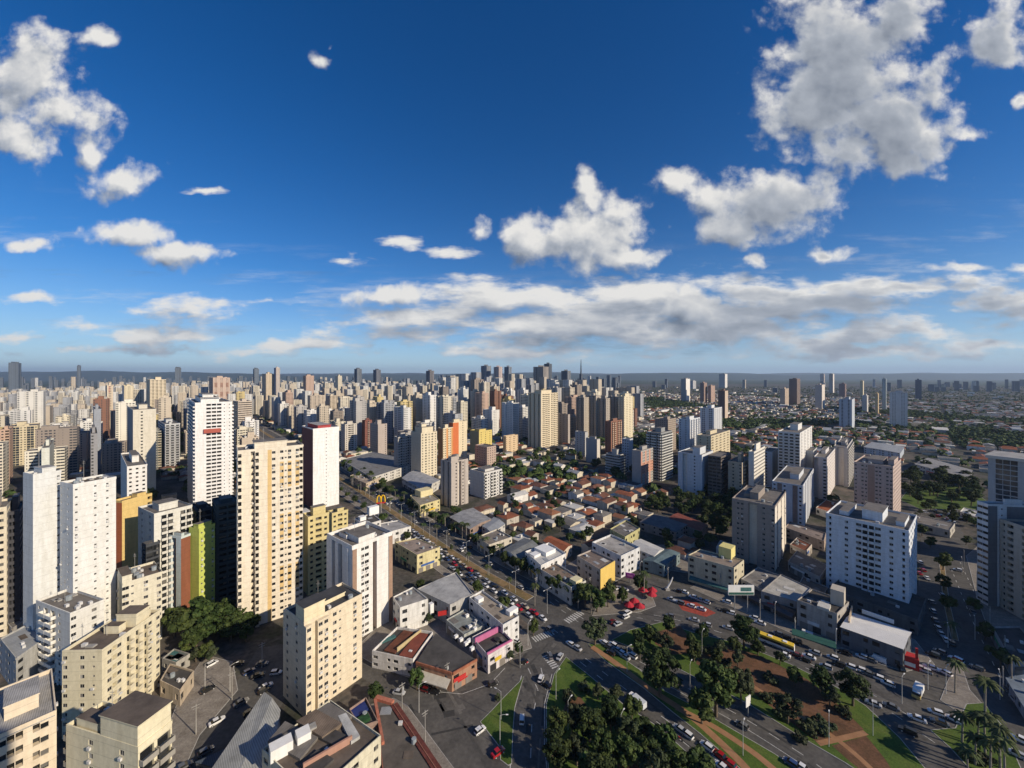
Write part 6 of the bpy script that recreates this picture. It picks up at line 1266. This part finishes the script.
# houses: 300 nearest as things, the rest one mass
TERRAS = [roofing(c, 'roof_tiles', 1.8, .3) for c in ((.34,.115,.055),(.27,.095,.05),(.19,.085,.055),(.36,.16,.085))]
HROOF = [(TERRAS[0],'terracotta'),(TERRAS[1],'rust red'),(TERRAS[2],'brown'),(TERRAS[3],'orange'),(FIBRE,'grey'),(ZINC,'zinc'),(WHITEROOF,'white'),(DARKROOF,'dark')]
HW = [paint(c, .85, .2) for c in ((.76,.74,.70),(.62,.56,.45),(.5,.46,.40),(.66,.60,.48))]
ROADS_PX = []
def house_mesh(wb, rb, c, ang, a, b, h, rise, wall, roof, hip):
    ca, sa = math.cos(ang), math.sin(ang); W_ = lambda x, y, z: (c[0]+x*ca-y*sa, c[1]+x*sa+y*ca, z)
    A = [(-a/2,-b/2),(a/2,-b/2),(a/2,b/2),(-a/2,b/2)]
    for i in range(4): p, q = A[i], A[(i+1) % 4]; wb.face([W_(*p,0), W_(*q,0), W_(*q,h), W_(*p,h)], wall)
    o = .5; B = [(-a/2-o,-b/2-o),(a/2+o,-b/2-o),(a/2+o,b/2+o),(-a/2-o,b/2+o)]; k = (a/2+o-(b/2 if hip else 0)) if a > b else a/2; k = max(k, .6)
    K0, K1 = W_(-k,0,h+rise), W_(k,0,h+rise); B = [W_(*p,h-.1) for p in B]
    rb.face([B[0], B[1], K1, K0], roof); rb.face([B[2], B[3], K0, K1], roof); rb.face([B[1], B[2], K1], roof if hip else wall); rb.face([B[3], B[0], K0], roof if hip else wall)
def flat_mesh(wb, rb, c, ang, a, b, h, wall, roof):
    wb.box(c, a, b, 0, h+.5, wall, ang); rb.box(c, a*.94, b*.94, h+.501, h+.56, roof, ang)
hc = []
for i in range(-90, 170):
    for j in range(-20, 170):
        if j % 4 == 0 or i % 11 == 0: continue                 # streets
        g = dirv(-43)*(i*15.5)+dirv(47)*(j*14.0)+Vector((60, 240)); p = g+Vector((RG.uniform(-1.5,1.5), RG.uniform(-1.5,1.5)))
        if p.y < 225 or p.y > 2300: continue
        px, py = PX(p.x, p.y)
        if px < -60 or px > 1090: continue
        if px < 640 and p.y > 1500: continue
        if RG.random() < .09: continue
        hc.append(p)
hc.sort(key=lambda p: p.length); nh = 0; FH = {}
def in_poly(px, py, poly):
    ins = False; j = len(poly)-1
    for i in range(len(poly)):
        if (poly[i][1] > py) != (poly[j][1] > py) and px < (poly[j][0]-poly[i][0])*(py-poly[i][1])/(poly[j][1]-poly[i][1])+poly[i][0]: ins = not ins
        j = i
    return ins
NOHOUSE = [[(895,470),(985,470),(1000,560),(1030,760),(905,660),(905,545),(890,515)],[(668,492),(740,498),(738,540),(668,520)],[(0,520),(330,520),(330,768),(0,768)],[(560,603),(612,592),(640,574),(700,592),(790,630),(850,650),(905,656),(905,768),(500,768),(520,640)],[(320,470),(420,520),(560,640),(420,640),(300,560)]]
def occupied_view(px, py): return any(in_poly(px, py, q) for q in NOHOUSE)
WOODS = []
for p in hc:
    px, py = PX(p.x, p.y)
    if occupied_view(px, py) or not clear_of_avenue(p, 8) or not free(p, 7): continue
    green = mnoise.noise(Vector((p.x*.004, p.y*.004, 2)))
    if p.y > 420 and green > .22+.1*RG.random(): WOODS.append(p); continue
    a, b, h = RG.uniform(9.5,17.5), RG.uniform(7.5,12.0), RG.choice((3.2,3.4,3.6,6.2)); ang = R(90+43)+RG.choice((0,math.pi/2))+RG.uniform(-.04,.04)
    redzone = 480 < px < 660 and py > 455
    wts = (19,16,16,8,17,9,9,7) if redzone else ((12,11,14,5,24,13,11,12) if p.y < 900 else (6,8,15,3,24,13,14,18))
    roof, rn = RG.choices(HROOF, wts)[0]; wall = RG.choice(HW); hip = RG.random() < .5; pitched = rn in ('terracotta','rust red','brown','orange') or RG.random() < .35
    if nh < 235:
        o = thing('house', 'x', 'house', (p.x,p.y,0), 0, 'small houses of the low district'); wb, rb = MB(), MB()
        if pitched: house_mesh(wb, rb, (0,0), ang, a, b, h, RG.uniform(1.1,2.0), wall, roof, hip)
        else: flat_mesh(wb, rb, (0,0), ang, a, b, h, wall, roof)
        if RG.random() < .4:
            w2 = MB(); r2 = MB(); q = (math.cos(ang)*a*.42-math.sin(ang)*b*.75, math.sin(ang)*a*.42+math.cos(ang)*b*.75); wb.box(q, a*.45, b*.5, 0, 2.9, wall, ang); rb.box(q, a*.5, b*.55, 2.901, 3.05, RG.choice(HROOF)[0], ang)
        # courtyard wall with gate gap
        wb.build('wall', o); rb.build('roof', o); nh += 1
        if RG.random() < .35:
            mb = MB(); mb.box((math.cos(ang)*a*.2, math.sin(ang)*a*.2), 1.4, 1.4, h+1.2, h+2.9, HW[0], ang); mb.build('water_tank', o)
        AUTO.append((o, '%s-roofed %s' % (rn, 'house' if h < 4 else 'two-storey house'), px, py-2))
    else:
        key = RG.randrange(8); wb = FH.setdefault(key, MB())
        if pitched: house_mesh(wb, wb, p, ang, a, b, h, RG.uniform(1.3,2.2), wall, roof, hip)
        else: flat_mesh(wb, wb, p, ang, a*RG.uniform(1,1.6), b*1.1, h, wall, roof)
for k, mb in FH.items(): tag(mb.build('distant_houses'), 'far low houses spreading over the plain as one mass', 'houses', None, 'stuff')
nin = 0
for k in range(6000):
    px, py = RG.uniform(470, 900), RG.uniform(470, 605); p = G(px, py)
    if nin >= 60 or occupied_view(px, py) or not clear_of_avenue(p, 5) or not free(p, 5.2): continue
    a, b, h = RG.uniform(6,9), RG.uniform(5,7), RG.choice((3,3.2,5.8)); rf, rn = RG.choices(HROOF, (10,8,14,4,22,14,16,14))[0]; ang = R(90+43)+RG.choice((0, math.pi/2))
    o = thing('house', 'x', 'house', (p.x,p.y,0), 0, 'small houses of the low district'); wb, rb = MB(), MB(); flat_mesh(wb, rb, (0,0), ang, a, b, h, RG.choice(HW), rf) if rn in ('grey','zinc','white','dark') else house_mesh(wb, rb, (0,0), ang, a, b, h, 1.4, RG.choice(HW), rf, False)
    wb.build('wall', o); rb.build('roof', o); AUTO.append((o, 'small %s-roofed annex' % rn, px, py-2)); nin += 1; occ_add(p.x, p.y, 5)
# big pale sheds out on the plain
shed = MB()
for k in range(150):
    Y = RG.uniform(700, 3800); px = RG.uniform(560 if Y > 900 else 640, 1040); p = Vector(((px-512)/F*Y, Y))
    if free(p, 16): shed.box(p, RG.uniform(20,60), RG.uniform(12,28), 0, RG.uniform(5,9), RG.choice(HW), R(47)+RG.uniform(-.1,.1), RG.choice((WHITEROOF,ROOFPALE,ZINC)))
for k in range(220):
    Y = RG.uniform(430, 2600); px = RG.uniform(-40, 560); p = Vector(((px-512)/F*Y, Y))
    if free(p, 10) and clear_of_avenue(p, 12): shed.box(p, RG.uniform(14,34), RG.uniform(10,20), 0, RG.uniform(4,11), RG.choice(HW), R(47), RG.choice((WHITEROOF,ROOFPALE,FIBRE,TERRAS[1],DARKROOF)))
tag(shed.build('distant_houses'), 'far low houses spreading over the plain as one mass', 'houses', None, 'stuff')
# garden trees: 300 of a kind at most as things, the rest one mass of tree tops
def blob(vs, fs, c, r, h, n):
    for k in range(n):
        d = Vector((RG.gauss(0,1), RG.gauss(0,1), abs(RG.gauss(0,.9))+.1)).normalized(); p = Vector((c.x+d.x*r, c.y+d.y*r, h*.35+d.z*h*.65)); q = (d+Vector((RG.uniform(-.5,.5),RG.uniform(-.5,.5),RG.uniform(0,.6)))).normalized()
        a = q.orthogonal().normalized(); b = q.cross(a); s = r*RG.uniform(.35,.6); i0 = len(vs); vs += [tuple(p-a*s-b*s*.7), tuple(p+a*s-b*s*.8), tuple(p+a*s*.8+b*s), tuple(p-a*s*.9+b*s*.7)]; fs.append((i0,i0+1,i0+2,i0+3))
tvs, tfs = [], []; nind = 0
tc_ = []
for k in range(26000):
    Y = 240+3600*RG.random()**1.7; px = RG.uniform(-40, 1064); p = Vector(((px-512)/F*Y, Y)); py = PX(p.x, p.y)[1]
    dens = .55 if px > 620 else .42
    if mnoise.noise(Vector((p.x*.004, p.y*.004, 2))) > .16: dens = 1.0
    if p.y < 620: dens *= .3
    if RG.random() > dens: continue
    tc_.append((p, px, py))
for p in WOODS:
    for q in range(3): r = p+Vector((RG.uniform(-8,8), RG.uniform(-8,8))); tc_.append((r, *PX(r.x, r.y)))
tc_.sort(key=lambda t: t[0].length)
for p, px, py in tc_:
    if occupied_view(px, py) and not (in_poly(px, py, NOHOUSE[2]) and py < 600): continue
    if not clear_of_avenue(p, 3) or not free(p, 2.2): continue
    if p.y < 420 and RG.random() < .35: continue
    if nind < 95: tree(RG.choice(('mid','mid2','mid','round')), p, RG.uniform(.6,1.1), 'garden tree', 'garden trees between the low houses', rng=RG); nind += 1
    else: blob(tvs, tfs, p, RG.uniform(2.8,5.4), RG.uniform(5,9.5), 26 if p.y < 700 else (16 if p.y < 1400 else 10))
    occ_add(p.x, p.y, 1.6)
me = bpy.data.meshes.new('distant_treetops'); me.from_pydata(tvs, [], tfs); me.materials.append(LEAF); tag(link('distant_treetops', me), 'far tree tops between the houses of the plain, one green mass', 'trees', None, 'stuff')
# high-rise neighbours beside and behind the viewpoint, out of this frame; placed and sized for the shadows they cast into it
for (x, y, w, d, h, az, lab) in ((10,-24,66,40,122,0,'tall cream apartment tower standing behind the low cream blocks'),(275,110,24,34,78,0,'unseen shade-casting apartment tower east of the shaded street'),(277,150,24,34,72,0,'unseen shade-casting apartment tower behind the shaded street')):
    u, v = dirv(az+90), dirv(az); c = Vector((x, y))
    tower_at('apartment_tower', lab, 'apartment tower', c-u*w/2-v*d/2, u*w, v*d, h, CREAM, None, 'w.R.', 'w.', lx=-500, ly=-500)
# ------------------------------------------------------------------ every look-alike gets words that single it out
SHORT = {'pale yellow block with the brown roof':'pale yellow block', 'long white building with the tan roof':'long tan-roofed building', 'white slab with the dark red end':'red-ended white slab', 'very tall cream tower with ochre panels':'tall ochre-panelled tower', 'long grey hall behind the park':'long grey park hall', 'cream tower with the plain shaft':'cream shaft tower', 'dark glass tower with the pale roof slab':'pale-roofed dark glass tower', 'long cream block with curved balconies':'long cream block'}
LAND = [(SHORT.get(r, r), x, y) for r, x, y in LAND]
ORD = ['','second ','third ','fourth ','fifth ','sixth ','seventh ','eighth ','ninth ','tenth ','eleventh ','twelfth ','thirteenth ','fourteenth ','fifteenth ','sixteenth ','seventeenth ','eighteenth ','nineteenth ','twentieth ']
ORD += ['twenty-%s ' % w for w in ('first','second','third','fourth','fifth','sixth','seventh','eighth','ninth')]+['thirtieth ']
ORD += ['thirty-%s ' % w for w in ('first','second','third','fourth','fifth','sixth','seventh','eighth','ninth')]+['fortieth ']
pools = {}
for (o, desc, px, py) in AUTO:
    best = min(LAND, key=lambda l: (l[1]-px)**2+(l[2]-py)**2); pools.setdefault((desc, best[0]), []).append(((best[1]-px)**2+(best[2]-py)**2, o))
for (desc, ref), lst in pools.items():
    sh = len(('%s, first out from the %s' % (desc, ref)).split()) > 16
    lst.sort(key=lambda t: t[0])
    for i, (d, o) in enumerate(lst):
        if len(lst) == 1: o['label'] = '%s by the %s' % (desc, ref)
        elif i < len(ORD): o['label'] = '%s, %s%s' % (desc, ORD[i] or 'first ', ('from the ' if sh else 'out from the ')+ref)
        else: o['label'] = '%s, farther out from the %s' % (desc, ref); o['group'] = o.get('group') or desc

# ------------------------------------------------------------------ the air
def air():
    m = bpy.data.materials.new('air'); m.use_nodes = True; nt = m.node_tree; nt.nodes.clear()
    out = nt.nodes.new('ShaderNodeOutputMaterial'); v = nt.nodes.new('ShaderNodeVolumePrincipled'); v.inputs['Color'].default_value = (.56,.72,.97,1)
    v.inputs['Density'].default_value = .000045; v.inputs['Anisotropy'].default_value = .2; nt.links.new(v.outputs[0], out.inputs['Volume'])
    mb = MB(); mb.box((0, 10800), 62000, 23000, -3, 520, m); tag(mb.build('haze'), 'thin pale air over the whole town', 'haze', None, 'stuff')
air()
